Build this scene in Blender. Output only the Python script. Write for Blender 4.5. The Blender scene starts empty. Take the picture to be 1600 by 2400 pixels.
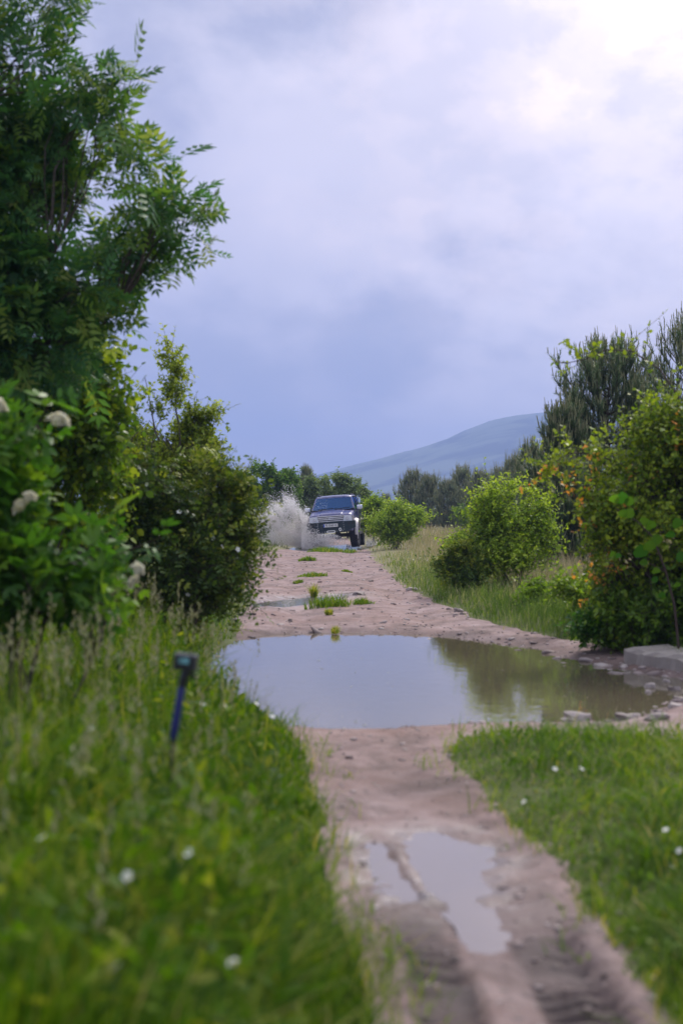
import bpy, bmesh, math, random
import numpy as np
from mathutils import Vector, Matrix

R = math.radians
scene = bpy.context.scene
COL = scene.collection
random.seed(7)

# ------------------------------------------------------------------ camera
CAM_H = 1.30
FPX = 1600 * 50 / 24.0
cam_d = bpy.data.cameras.new('camera')
cam = bpy.data.objects.new('camera', cam_d)
COL.objects.link(cam)
cam.location = (0, 0, CAM_H)
cam.rotation_euler = (R(90), 0, 0)
cam_d.sensor_fit = 'HORIZONTAL'
cam_d.sensor_width = 24
cam_d.lens = 50
cam_d.clip_start = 0.05
cam_d.clip_end = 12000
cam_d.dof.use_dof = True
cam_d.dof.focus_distance = 50
cam_d.dof.aperture_fstop = 2.1
scene.camera = cam

# ------------------------------------------------------------------ world
SUN_EL, SUN_AZ = 44.0, 24.0           # azimuth to the right of the view (+Y)
sun_dir = Vector((math.sin(R(SUN_AZ)) * math.cos(R(SUN_EL)), math.cos(R(SUN_AZ)) * math.cos(R(SUN_EL)), math.sin(R(SUN_EL))))
world = bpy.data.worlds.new('World')
scene.world = world
world.use_nodes = True


class NT:
    """small node helper"""
    def __init__(self, tree):
        self.t = tree
        tree.nodes.clear()

    def n(self, kind, **kw):
        nd = self.t.nodes.new(kind)
        for k, v in kw.items():
            if k.startswith('i_'):
                key = k[2:]
                key = int(key) if key.isdigit() else key.replace('_', ' ')
                nd.inputs[key].default_value = v
            else:
                setattr(nd, k, v)
        return nd

    def l(self, a, b):
        self.t.links.new(a, b)

    def val(self, sock, v):
        if hasattr(v, 'is_linked') or isinstance(v, bpy.types.NodeSocket):
            self.l(v, sock)
        else:
            sock.default_value = v

    def math(self, op, a, b=0.0, clamp=False):
        nd = self.n('ShaderNodeMath', operation=op, use_clamp=clamp)
        self.val(nd.inputs[0], a)
        self.val(nd.inputs[1], b)
        return nd.outputs[0]

    def mix(self, fac, a, b, blend='MIX'):
        nd = self.n('ShaderNodeMix', data_type='RGBA', blend_type=blend)
        self.val(nd.inputs[0], fac)
        for s, v in ((nd.inputs[6], a), (nd.inputs[7], b)):
            if isinstance(v, bpy.types.NodeSocket):
                self.l(v, s)
            else:
                s.default_value = (v[0], v[1], v[2], 1)
        return nd.outputs[2]

    def ramp(self, fac, stops, interp='LINEAR'):
        nd = self.n('ShaderNodeValToRGB')
        cr = nd.color_ramp
        cr.interpolation = interp
        while len(cr.elements) < len(stops):
            cr.elements.new(0.5)
        for e, (p, c) in zip(cr.elements, stops):
            e.position = p
            e.color = (c[0], c[1], c[2], 1) if not isinstance(c, (int, float)) else (c, c, c, 1)
        self.l(fac, nd.inputs[0])
        return nd.outputs[0]

    def noise(self, vec, scale, detail=4.0, rough=0.55, dist=0.0):
        nd = self.n('ShaderNodeTexNoise')
        nd.inputs['Scale'].default_value = scale
        nd.inputs['Detail'].default_value = detail
        nd.inputs['Roughness'].default_value = rough
        nd.inputs['Distortion'].default_value = dist
        if vec is not None:
            self.l(vec, nd.inputs['Vector'])
        return nd.outputs['Fac']


SKY_SEED = 18.6
GLOW_EL, GLOW_AZ = 21.0, 13.5           # the thin spot in the cloud below the sun
glow_dir = Vector((math.sin(R(GLOW_AZ)) * math.cos(R(GLOW_EL)), math.cos(R(GLOW_AZ)) * math.cos(R(GLOW_EL)), math.sin(R(GLOW_EL))))


def build_world():
    w = NT(world.node_tree)
    tc = w.n('ShaderNodeTexCoord')
    d = tc.outputs['Generated']
    sky = w.n('ShaderNodeTexSky', sky_type='NISHITA')
    sky.sun_disc = False
    sky.sun_elevation = R(SUN_EL)
    sky.sun_rotation = R(SUN_AZ)
    sky.air_density = 1.0
    sky.dust_density = 2.0
    sep = w.n('ShaderNodeSeparateXYZ')
    w.l(d, sep.inputs[0])
    el = w.math('MAXIMUM', sep.outputs[2], 0.0)
    # cloud sheet lit from within the overcast: pale lavender, bluer and dimmer low down, brighter overhead
    base = w.ramp(el, [(0.0, (0.150, 0.142, 0.240)), (0.06, (0.18, 0.178, 0.29)), (0.12, (0.235, 0.250, 0.395)), (0.2, (0.305, 0.318, 0.475)),
                       (0.32, (0.220, 0.250, 0.390)), (0.6, (0.58, 0.61, 0.72)), (1.0, (0.95, 0.97, 1.03))])
    # projected cloud coordinates
    den = w.math('ADD', el, 0.55)
    cx = w.math('DIVIDE', sep.outputs[0], den)
    cy = w.math('DIVIDE', sep.outputs[1], den)
    comb = w.n('ShaderNodeCombineXYZ')
    w.l(cx, comb.inputs[0])
    w.l(cy, comb.inputs[1])
    comb.inputs[2].default_value = SKY_SEED
    P = comb.outputs[0]
    n1 = w.noise(P, 3.6, 6, 0.55, 0.12)
    n2 = w.noise(P, 8.0, 8, 0.6, 0.15)
    n3 = w.noise(P, 1.7, 4, 0.5, 0.1)
    # glow towards the hidden sun
    dot = w.n('ShaderNodeVectorMath', operation='DOT_PRODUCT')
    w.l(d, dot.inputs[0])
    dot.inputs[1].default_value = glow_dir
    c = w.math('MAXIMUM', dot.outputs['Value'], 0.0)
    g_wide = w.math('POWER', c, 12.0)
    g_mid = w.math('POWER', c, 40.0)
    g_hot = w.math('POWER', c, 170.0)
    bright = w.ramp(n2, [(0.44, 0.0), (0.57, 0.45), (0.70, 1.0)], 'EASE')
    soft = w.ramp(n1, [(0.38, 0.0), (0.60, 1.0)], 'EASE')
    dark = w.ramp(n1, [(0.36, 1.0), (0.52, 0.0)], 'EASE')
    dark2 = w.ramp(n3, [(0.40, 1.0), (0.56, 0.0)], 'EASE')
    # pale lavender light spread round the sun
    f = w.math('MULTIPLY', g_wide, w.math('ADD', w.math('MULTIPLY', soft, 0.62), 0.42), clamp=True)
    col = w.mix(f, base, (0.645, 0.60, 0.69))
    # darker bellies of cloud
    col = w.mix(w.math('MULTIPLY', dark, 0.62), col, (0.23, 0.25, 0.385))
    col = w.mix(w.math('MULTIPLY', dark2, 0.30), col, (0.20, 0.225, 0.36))
    # pink-white broken edges
    f2 = w.math('MULTIPLY', w.math('MULTIPLY', bright, g_mid), 1.25, clamp=True)
    col = w.mix(f2, col, (0.72, 0.62, 0.65))
    f3 = w.math('MULTIPLY', w.math('MULTIPLY', bright, g_hot), 0.32)
    sc = w.n('ShaderNodeVectorMath', operation='SCALE')
    sc.inputs[0].default_value = (1.0, 0.97, 0.93)
    w.l(f3, sc.inputs['Scale'])
    ad = w.n('ShaderNodeVectorMath', operation='ADD')
    w.l(col, ad.inputs[0])
    w.l(sc.outputs[0], ad.inputs[1])
    # overcast: the clear sky only shows through as a small share
    k = w.n('ShaderNodeVectorMath', operation='SCALE')
    w.l(ad.outputs[0], k.inputs[0])
    k.inputs['Scale'].default_value = 10.0
    col = w.mix(0.965, sky.outputs[0], k.outputs[0])
    bg = w.n('ShaderNodeBackground')
    w.l(col, bg.inputs[0])
    bg.inputs[1].default_value = 0.094
    out = w.n('ShaderNodeOutputWorld')
    w.l(bg.outputs[0], out.inputs[0])


build_world()
sun_l = bpy.data.lights.new('sun', 'SUN')
sun_l.energy = 1.9
sun_l.angle = R(16)
sun_l.color = (1.0, 0.93, 0.86)
sun = bpy.data.objects.new('sun', sun_l)
COL.objects.link(sun)
sun.rotation_euler = (-sun_dir).to_track_quat('-Z', 'Y').to_euler()
sun.location = (6, 20, 30)

vs = scene.view_settings
vs.view_transform = 'Standard'
vs.look = 'None'
vs.gamma = 1.0
vs.use_curve_mapping = False
vs.exposure = 0.88
scene.cycles.max_bounces = 10
scene.cycles.diffuse_bounces = 4
scene.cycles.glossy_bounces = 3
scene.cycles.transparent_max_bounces = 24
scene.cycles.volume_bounces = 1
scene.cycles.use_denoising = True


# ------------------------------------------------------------------ tagging
def tag(o, label=None, cat=None, group=None, kind=None):
    if label: o['label'] = label
    if cat: o['category'] = cat
    if group: o['group'] = group
    if kind: o['kind'] = kind
    return o


def empty(name, loc, label=None, cat=None, group=None):
    o = bpy.data.objects.new(name, None)
    o.empty_display_size = 0.2
    COL.objects.link(o)
    o.location = loc
    return tag(o, label, cat, group)


def link(name, me, mat=None, parent=None, loc=None, kind=None):
    o = bpy.data.objects.new(name, me)
    COL.objects.link(o)
    if mat is not None:
        me.materials.clear()
        me.materials.append(mat)
    if parent is not None: o.parent = parent
    if loc is not None: o.location = loc
    if kind: o['kind'] = kind
    return o


def np_mesh(name, V, faces, tint=None, smooth=False, extra=None):
    """faces: list of int arrays (n,k)"""
    me = bpy.data.meshes.new(name)
    V = np.asarray(V, dtype=np.float32)
    faces = [np.asarray(f, dtype=np.int32) for f in faces if len(f)]
    nl = sum(f.size for f in faces)
    npol = sum(len(f) for f in faces)
    me.vertices.add(len(V))
    me.vertices.foreach_set('co', V.ravel())
    me.loops.add(nl)
    me.polygons.add(npol)
    me.loops.foreach_set('vertex_index', np.concatenate([f.ravel() for f in faces]))
    tot = np.concatenate([np.full(len(f), f.shape[1], dtype=np.int32) for f in faces])
    st = np.concatenate([[0], np.cumsum(tot)[:-1]]).astype(np.int32)
    me.polygons.foreach_set('loop_start', st)
    me.polygons.foreach_set('loop_total', tot)
    if smooth:
        me.polygons.foreach_set('use_smooth', np.ones(npol, dtype=bool))
    me.update(calc_edges=True)
    if tint is not None:
        a = me.attributes.new('tint', 'FLOAT', 'POINT')
        a.data.foreach_set('value', np.asarray(tint, dtype=np.float32))
    for k, v in (extra or {}).items():
        a = me.attributes.new(k, 'FLOAT', 'POINT')
        a.data.foreach_set('value', np.asarray(v, dtype=np.float32))
    return me


# ------------------------------------------------------------------ materials
def new_mat(name):
    m = bpy.data.materials.new(name)
    m.use_nodes = True
    return m, NT(m.node_tree)


def mat_simple(name, col, rough=0.6, metal=0.0, spec=0.5, noise_amt=0.0, noise_scale=8.0, col2=None, bump=0.0):
    m, w = new_mat(name)
    p = w.n('ShaderNodeBsdfPrincipled')
    p.inputs['Roughness'].default_value = rough
    p.inputs['Metallic'].default_value = metal
    p.inputs['Specular IOR Level'].default_value = spec
    o = w.n('ShaderNodeOutputMaterial')
    w.l(p.outputs[0], o.inputs[0])
    if noise_amt > 0 or bump > 0:
        tc = w.n('ShaderNodeTexCoord')
        f = w.noise(tc.outputs['Object'], noise_scale, 5, 0.6)
        ff = w.ramp(f, [(0.35, 0.0), (0.68, 1.0)])
        c2 = col2 or tuple(min(1, c * 1.6 + 0.03) for c in col)
        w.l(w.mix(w.math('MULTIPLY', ff, noise_amt), col, c2), p.inputs['Base Color'])
        if bump > 0:
            b = w.n('ShaderNodeBump')
            b.inputs['Strength'].default_value = bump
            b.inputs['Distance'].default_value = 0.02
            w.l(f, b.inputs['Height'])
            w.l(b.outputs[0], p.inputs['Normal'])
    else:
        p.inputs['Base Color'].default_value = (*col, 1)
    return m


def mat_leaf(name, stops, rough=0.42, trans=0.35, spec=0.22, tmul=(1.5, 1.6, 0.7)):
    m, w = new_mat(name)
    at = w.n('ShaderNodeAttribute', attribute_name='tint')
    gain = 1.3 if name == 'dry_meadow_grass' else 1.0 if name in ('gravel', 'umbel_flower', 'grass_seed_head', 'dry_meadow_grass', 'pine_candle') else 2.15 if name in ('bush_leaf', 'hawthorn_leaf', 'red_bush_leaf', 'rose_leaf', 'maple_leaf', 'short_grass', 'bank_grass') else 1.9 if name == 'meadow_grass' else 1.7
    col = w.ramp(at.outputs['Fac'], [(q, tuple(min(0.8, v * gain) for v in c)) for q, c in stops])
    p = w.n('ShaderNodeBsdfPrincipled')
    w.l(col, p.inputs['Base Color'])
    p.inputs['Roughness'].default_value = rough
    p.inputs['Specular IOR Level'].default_value = spec
    t = w.n('ShaderNodeBsdfTranslucent')
    w.l(w.mix(1.0, col, tmul, 'MULTIPLY'), t.inputs[0])
    mx = w.n('ShaderNodeMixShader')
    mx.inputs[0].default_value = trans
    w.l(p.outputs[0], mx.inputs[1])
    w.l(t.outputs[0], mx.inputs[2])
    o = w.n('ShaderNodeOutputMaterial')
    w.l(mx.outputs[0], o.inputs[0])
    return m


M = {}
M['ash'] = mat_leaf('ash_leaf', [(0.0, (0.026, 0.070, 0.030)), (0.5, (0.042, 0.105, 0.034)), (0.8, (0.105, 0.165, 0.026)), (1.0, (0.16, 0.19, 0.055))], 0.52, 0.38, 0.25)
M['maple'] = mat_leaf('maple_leaf', [(0.0, (0.030, 0.060, 0.008)), (0.6, (0.06, 0.105, 0.010)), (1.0, (0.17, 0.20, 0.015))], 0.42, 0.38)
M['haw'] = mat_leaf('hawthorn_leaf', [(0.0, (0.035, 0.055, 0.009)), (0.5, (0.085, 0.115, 0.013)), (1.0, (0.19, 0.21, 0.025))], 0.5, 0.38)
M['rose'] = mat_leaf('rose_leaf', [(0.0, (0.016, 0.032, 0.007)), (0.55, (0.036, 0.062, 0.009)), (0.85, (0.085, 0.115, 0.012)), (1.0, (0.14, 0.15, 0.02))], 0.45, 0.28)
M['elder'] = mat_leaf('elder_leaf', [(0.0, (0.018, 0.050, 0.009)), (0.6, (0.042, 0.108, 0.010)), (1.0, (0.115, 0.18, 0.014))], 0.45, 0.38, 0.25)
M['bushgreen'] = mat_leaf('bush_leaf', [(0.0, (0.045, 0.075, 0.009)), (0.5, (0.10, 0.15, 0.015)), (1.0, (0.21, 0.25, 0.028))], 0.5, 0.38)
M['redbush'] = mat_leaf('red_bush_leaf', [(0.0, (0.030, 0.055, 0.008)), (0.45, (0.065, 0.105, 0.010)), (0.8, (0.14, 0.17, 0.015)), (0.90, (0.22, 0.18, 0.020)), (0.94, (0.36, 0.13, 0.028)), (1.0, (0.42, 0.16, 0.040))], 0.45, 0.36)
M['round'] = mat_leaf('round_leaf', [(0.0, (0.022, 0.085, 0.008)), (1.0, (0.070, 0.135, 0.010))], 0.4, 0.4)
M['fartree'] = mat_leaf('far_tree_leaf', [(0.0, (0.028, 0.058, 0.009)), (0.6, (0.055, 0.108, 0.013)), (1.0, (0.13, 0.18, 0.018))], 0.5, 0.34)
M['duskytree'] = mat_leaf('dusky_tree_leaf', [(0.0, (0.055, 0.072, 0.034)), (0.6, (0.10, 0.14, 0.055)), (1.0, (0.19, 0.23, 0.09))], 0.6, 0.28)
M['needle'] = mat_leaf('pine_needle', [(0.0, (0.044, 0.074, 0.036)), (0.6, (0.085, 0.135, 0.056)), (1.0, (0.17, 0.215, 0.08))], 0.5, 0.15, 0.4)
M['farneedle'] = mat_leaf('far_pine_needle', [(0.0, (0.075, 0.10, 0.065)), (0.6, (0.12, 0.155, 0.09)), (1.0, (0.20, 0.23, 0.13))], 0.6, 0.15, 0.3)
M['candle'] = mat_leaf('pine_candle', [(0.0, (0.30, 0.29, 0.16)), (1.0, (0.38, 0.38, 0.20))], 0.6, 0.1)
M['grass'] = mat_leaf('meadow_grass', [(0.0, (0.013, 0.036, 0.003)), (0.5, (0.044, 0.086, 0.004)), (0.8, (0.098, 0.122, 0.010)), (1.0, (0.22, 0.18, 0.07))], 0.6, 0.42, 0.15, (1.4, 1.5, 0.4))
M['grassbright'] = mat_leaf('short_grass', [(0.0, (0.016, 0.040, 0.003)), (0.5, (0.050, 0.092, 0.005)), (0.85, (0.110, 0.132, 0.012)), (1.0, (0.22, 0.17, 0.05))], 0.6, 0.42, 0.15, (1.4, 1.5, 0.4))
M['grassbank'] = mat_leaf('bank_grass', [(0.0, (0.024, 0.046, 0.010)), (0.5, (0.056, 0.086, 0.018)), (0.8, (0.12, 0.13, 0.05)), (1.0, (0.24, 0.21, 0.12))], 0.6, 0.40, 0.15, (1.3, 1.4, 0.6))
M['seed'] = mat_leaf('grass_seed_head', [(0.0, (0.22, 0.19, 0.11)), (0.5, (0.27, 0.27, 0.14)), (1.0, (0.36, 0.35, 0.22))], 0.7, 0.3, 0.2, (1.2, 1.2, 1.0))
M['drygrass'] = mat_leaf('dry_meadow_grass', [(0.0, (0.13, 0.15, 0.045)), (0.40, (0.23, 0.21, 0.105)), (0.8, (0.34, 0.27, 0.185)), (1.0, (0.46, 0.38, 0.30))], 0.7, 0.35, 0.2, (1.2, 1.2, 0.9))
M['bark'] = mat_simple('bark', (0.075, 0.058, 0.048), 0.9, 0, 0.2, 0.8, 14, (0.16, 0.13, 0.11), 0.6)
M['twig'] = mat_simple('twig', (0.07, 0.048, 0.042), 0.85, 0, 0.2)
M['umbel'] = mat_leaf('umbel_flower', [(0.0, (0.80, 0.74, 0.50)), (1.0, (0.88, 0.86, 0.74))], 0.7, 0.4, 0.2, (1, 1, 0.9))
M['petal'] = mat_simple('white_petal', (0.80, 0.80, 0.76), 0.6, 0, 0.2)
M['yellow'] = mat_simple('flower_centre', (0.55, 0.42, 0.06), 0.7, 0, 0.2)
M['stem'] = mat_simple('green_stem', (0.09, 0.14, 0.03), 0.6)
M['stone'] = mat_simple('stone', (0.28, 0.235, 0.22), 0.8, 0, 0.35, 0.8, 9, (0.42, 0.36, 0.34), 0.5)
M['stonedark'] = mat_simple('dark_stone', (0.15, 0.12, 0.112), 0.7, 0, 0.4, 0.8, 9, (0.30, 0.25, 0.23), 0.5)
M['concrete'] = mat_simple('old_concrete', (0.27, 0.235, 0.215), 0.85, 0, 0.3, 0.9, 5, (0.38, 0.33, 0.30), 0.5)


# ------------------------------------------------------------------ numeric helpers
def hash2(ix, iy, seed):
    h = (ix.astype(np.int64) * 374761393 + iy.astype(np.int64) * 668265263 + seed * 974634721) & 0xFFFFFFFF
    h = ((h ^ (h >> 13)) * 1274126177) & 0xFFFFFFFF
    h = h ^ (h >> 16)
    return (h & 0xFFFFFF) / float(0xFFFFFF)


def vnoise(x, y, seed=0):
    ix, iy = np.floor(x), np.floor(y)
    fx, fy = x - ix, y - iy
    fx = fx * fx * (3 - 2 * fx)
    fy = fy * fy * (3 - 2 * fy)
    a, b = hash2(ix, iy, seed), hash2(ix + 1, iy, seed)
    c, d = hash2(ix, iy + 1, seed), hash2(ix + 1, iy + 1, seed)
    return (a + (b - a) * fx) * (1 - fy) + (c + (d - c) * fx) * fy


def fbm(x, y, s, octs=4, seed=0):
    """-1..1, feature size s"""
    t, amp, tot = 0, 1.0, 0
    for o in range(octs):
        t = t + amp * (vnoise(x / s + 17.3 * o, y / s - 9.1 * o, seed + o) * 2 - 1)
        tot += amp
        amp *= 0.5
        s = s * 0.5
    return t / tot


def sstep(a, b, x):
    t = np.clip((x - a) / (b - a), 0, 1)
    return t * t * (3 - 2 * t)


def sd_poly(x, y, poly):
    """signed distance to a polygon, negative inside"""
    d2 = np.full(x.shape, 1e18)
    inside = np.zeros(x.shape, dtype=bool)
    n = len(poly)
    for i in range(n):
        ax, ay = poly[i]
        bx, by = poly[(i + 1) % n]
        ex, ey = bx - ax, by - ay
        wx, wy = x - ax, y - ay
        t = np.clip((wx * ex + wy * ey) / (ex * ex + ey * ey + 1e-12), 0, 1)
        d2 = np.minimum(d2, (wx - ex * t) ** 2 + (wy - ey * t) ** 2)
        cond = ((ay <= y) & (by > y)) | ((by <= y) & (ay > y))
        with np.errstate(divide='ignore', invalid='ignore'):
            xi = ax + (y - ay) / (by - ay if by != ay else 1e-12) * ex
        inside ^= cond & (x < xi)
    d = np.sqrt(d2)
    return np.where(inside, -d, d)


def gp(px, py, z=0.0):
    """ground point seen at a place of the photograph"""
    d = (CAM_H - z) * FPX / (py - 1200.0)
    return ((px - 800) / FPX * d, d)


def at(px, py, d):
    return ((px - 800) / FPX * d, d, CAM_H - (py - 1200) / FPX * d)


# ------------------------------------------------------------------ ground
DIRT = [(0.15, 1.0), (0.15, 2.6), (0.10, 3.6), (0.02, 4.3), (-0.08, 5.4), (-0.17, 7.2), (-0.30, 8.5), (-0.66, 10.3), (-1.0, 12.2), (-1.02, 14.0),
        (-1.22, 17), (-1.42, 22), (-1.9, 27), (-2.4, 34), (-2.5, 42), (-2.3, 47.6), (-1.6, 52), (-1.4, 55), (-1.7, 62), (-2.2, 75), (-4.5, 95), (-3.0, 96), (-0.6, 78),
        (0.7, 62), (0.90, 52), (0.90, 45), (0.88, 38), (1.02, 31), (1.16, 24), (1.28, 21), (1.66, 17.3), (2.0, 15.6), (2.4, 14.2), (2.7, 12.9), (2.95, 11.6),
        (3.9, 10.4), (4.4, 8.0), (4.1, 5), (4.1, 1.0), (2.95, 1.0), (2.9, 5.0), (2.7, 7.0), (2.35, 7.75), (1.85, 8.1), (1.25, 8.3), (0.72, 8.25), (0.60, 7.9),
        (0.66, 7.0), (0.70, 6.0), (0.80, 5.4), (0.84, 4.5), (0.86, 3.6), (0.92, 2.6), (0.92, 1.0)]
P1_LEVEL, P2_LEVEL, P3_LEVEL, P4_LEVEL = -0.06, -0.045, -0.035, -0.06
PUD = []
PUD.append(('big', P1_LEVEL, [gp(a, b, P1_LEVEL) for a, b in
            [(556, 1500), (640, 1489), (720, 1485), (800, 1484), (900, 1485), (1000, 1490), (1130, 1502), (1240, 1518), (1330, 1547), (1450, 1566), (1560, 1584), (1650, 1606), (1650, 1636),
             (1560, 1660), (1480, 1684), (1400, 1698), (1300, 1698), (1200, 1697), (1100, 1700), (1000, 1705), (900, 1712), (800, 1716), (720, 1711), (640, 1700), (560, 1660), (500, 1610), (490, 1560), (520, 1520)]]))
PUD.append(('mid', P2_LEVEL, [gp(a, b, P2_LEVEL) for a, b in
            [(590, 1416), (640, 1408), (700, 1402), (760, 1397), (800, 1396), (790, 1404), (740, 1412), (700, 1420), (650, 1427), (600, 1427)]]))
PUD.append(('rut', P3_LEVEL, [gp(a, b, P3_LEVEL) for a, b in
            [(868, 1977), (905, 1985), (930, 2008), (955, 1962), (1010, 1950), (1080, 1975), (1150, 1995), (1142, 2050), (1150, 2120), (1180, 2180), (1196, 2245), (1150, 2262), (1085, 2220), (1060, 2160),
             (1015, 2112), (968, 2118), (925, 2120), (895, 2070)]]))
PUD.append(('car', P4_LEVEL, [(-1.75, 49.6), (-0.9, 49.2), (0.2, 49.6), (0.8, 50.4), (1.0, 53), (0.8, 57), (0.2, 60), (-1.0, 60), (-1.8, 57), (-2.0, 53)]))


def dirt_sd(x, y):
    s = sd_poly(x, y, DIRT)
    amp = np.clip(0.03 + 0.006 * np.abs(y), 0.05, 0.25)
    return s + amp * fbm(x, y, 0.5, 3, 5) + 0.03 * fbm(x, y, 0.12, 2, 8)


def ground_h(x, y, full=False):
    x = np.asarray(x, dtype=float)
    y = np.asarray(y, dtype=float)
    sd = dirt_sd(x, y)
    ad = np.clip(np.abs(y), 2, 400)
    h = 0.06 * sstep(0, 0.5, sd) + 0.12 * sstep(0.3, 3.0, sd)
    h = h + 0.12 * fbm(x, y, 6.0, 2, 31) * sstep(1.0, 6.0, sd)
    ind = sstep(0.05, -0.15, sd)
    far = np.clip(30.0 / ad, 0.25, 1)
    h = h + ind * (0.024 * fbm(x, y, 0.7, 3, 41) + 0.022 * fbm(x, y, 0.17, 3, 45) * np.clip(16.0 / ad, 0.3, 1) * (0.5 + vnoise(x / 0.8, y / 0.8, 47)))
    # wheel ruts of the far track
    cxl = np.interp(y, [17, 24, 32, 42, 52, 62], [0.30, 0.0, -0.5, -0.7, -0.35, -0.45])
    rut = np.exp(-((np.abs(x - cxl) - 0.78) / 0.24) ** 2) * sstep(15, 18, y) * sstep(75, 60, y)
    h = h - 0.045 * rut * ind
    # near rut: shallow trough, tyre prints
    cn = np.interp(y, [2.5, 4, 5.5, 7, 8.3], [0.50, 0.47, 0.36, 0.27, 0.16])
    tr = np.exp(-((x - cn) / 0.34) ** 2) * sstep(8.8, 7.6, y)
    h = h - 0.035 * tr * ind
    bl = cn - 0.19 + 0.015 * fbm(y, y * 0, 0.8, 2, 3)
    br = cn + 0.17 + 0.02 * fbm(y, y * 0 + 4, 0.8, 2, 4)
    w1 = sstep(0.11, 0.075, np.abs(x - bl)) * sstep(4.95, 4.4, y)
    w2 = sstep(0.13, 0.09, np.abs(x - br)) * sstep(4.7, 4.25, y)
    w = np.maximum(w1, w2) * ind
    tread = np.sin((y + 0.35 * np.abs(x - br) + 0.06 * fbm(x, y, 0.22, 3, 77)) * 2 * math.pi / 0.10)
    brk = sstep(-0.35, 0.25, fbm(x, y, 0.3, 3, 121))
    h = h - w * 0.034 * (0.5 + 0.7 * vnoise(x / 0.25, y / 0.25, 83)) + w * brk * 0.014 * np.clip(tread * 1.6, -1, 1) + 0.016 * w * fbm(x, y, 0.09, 3, 85)
    # raised lips beside the tyre prints
    lip = (np.exp(-((np.abs(x - bl) - 0.125) / 0.03) ** 2) * sstep(4.9, 4.4, y) + np.exp(-((np.abs(x - br) - 0.145) / 0.03) ** 2) * sstep(4.7, 4.2, y)) * ind
    h = h + 0.014 * lip * (0.6 + fbm(x, y, 0.2, 2, 9))
    wet = 0.95 * w * (0.78 + 0.4 * vnoise(x / 0.2, y / 0.12, 87))
    wet = np.maximum(wet, ind * (0.75 * sstep(5.2, 4.2, y) + 0.45 * sstep(8.6, 7.6, y) * sstep(3.8, 5.2, y)) * sstep(0.66, 0.30, np.abs(x - cn)) * np.clip(0.15 + 1.1 * vnoise(x / 0.33, y / 0.5, 89), 0, 1))
    gloss = np.zeros_like(h)
    for nm, lev, poly in PUD:
        s = sd_poly(x, y, poly)
        amp = 0.13 if nm == 'big' else (0.10 if nm.startswith('rut') else 0.22)
        s = s + amp * fbm(x, y, 0.7 if nm == 'big' else 0.3 if nm.startswith('rut') else 1.2, 3, 51) * 0.6
        slope = 0.16 if not nm.startswith('rut') else 0.13
        tgt = lev + np.clip(s * slope, -0.16, 0.05) + 0.016 * fbm(x, y, 0.2, 3, 61) + (0.010 * fbm(x, y, 0.07, 2, 65) if nm.startswith('rut') else 0)
        if nm == 'rut':
            tgt = tgt + 0.034 * np.exp(-((x - 0.241 + 0.11 * (y - 5.36)) / 0.034) ** 2) * sstep(4.75, 5.0, y) * sstep(5.75, 5.5, y)
        reach = 0.42 if not nm.startswith('rut') else 0.20
        k = sstep(reach, reach * 0.2, s)
        h = h * (1 - k) + tgt * k
        if nm.startswith('rut') or nm == 'mid':
            gloss = np.maximum(gloss, sstep(0.30 if nm != 'mid' else 0.9, 0.0, s) * sstep(4.4, 4.8, y))
        wet = np.maximum(wet, sstep(0.40 if not nm.startswith('rut') else 0.22, 0.0, s) * 0.5)
    if full:
        return h, sd, wet, gloss * ind
    return h


def hz(x, y):
    return float(ground_h(np.array([x]), np.array([y]))[0])


def build_ground():
    ys = [-60, -20, -8, -4, -2, 0, 1.0, 1.6, 2.1, 2.45]
    y = 2.6
    while y < 62:
        ys.append(y)
        y += 0.0125 if y < 5.2 else max(0.018, 0.0072 * y) if y < 30 else 0.016 * y
    while y < 3400:
        ys.append(y)
        y *= 1.07
    ys = np.array(ys)
    xs = list(np.arange(-1.5, 3.1, 0.027))
    st, v = 0.03, xs[-1]
    right = []
    while v < 2900:
        st *= 1.13
        v += st
        right.append(v)
    st, v = 0.03, xs[0]
    left = []
    while v > -2900:
        st *= 1.13
        v -= st
        left.append(v)
    xs = np.array(left[::-1] + xs + right)
    X, Y = np.meshgrid(xs, ys)
    h, sd, wet, gloss = ground_h(X.ravel(), Y.ravel(), True)
    V = np.stack([X.ravel(), Y.ravel(), h], 1)
    ny, nx = X.shape
    idx = np.arange(ny * nx).reshape(ny, nx)
    F = np.stack([idx[:-1, :-1], idx[:-1, 1:], idx[1:, 1:], idx[1:, :-1]], -1).reshape(-1, 4)
    fs = sd[F].mean(1)
    mask = sstep(0.05, -0.05, sd)
    mat = ground_material()
    for name, sel in (('ground', fs > 0), ('dirt_track', fs <= 0)):
        f = F[sel]
        u, inv = np.unique(f, return_inverse=True)
        me = np_mesh(name, V[u], [inv.reshape(-1, 4)], None, True, {'dirt': mask[u], 'wet': wet[u], 'gloss': gloss[u]})
        o = link(name, me, mat)
        tag(o, 'pinkish brown stony dirt track with ruts and puddles' if name == 'dirt_track' else 'grassy meadow ground on both sides of the track', None, None, 'structure')


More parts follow.
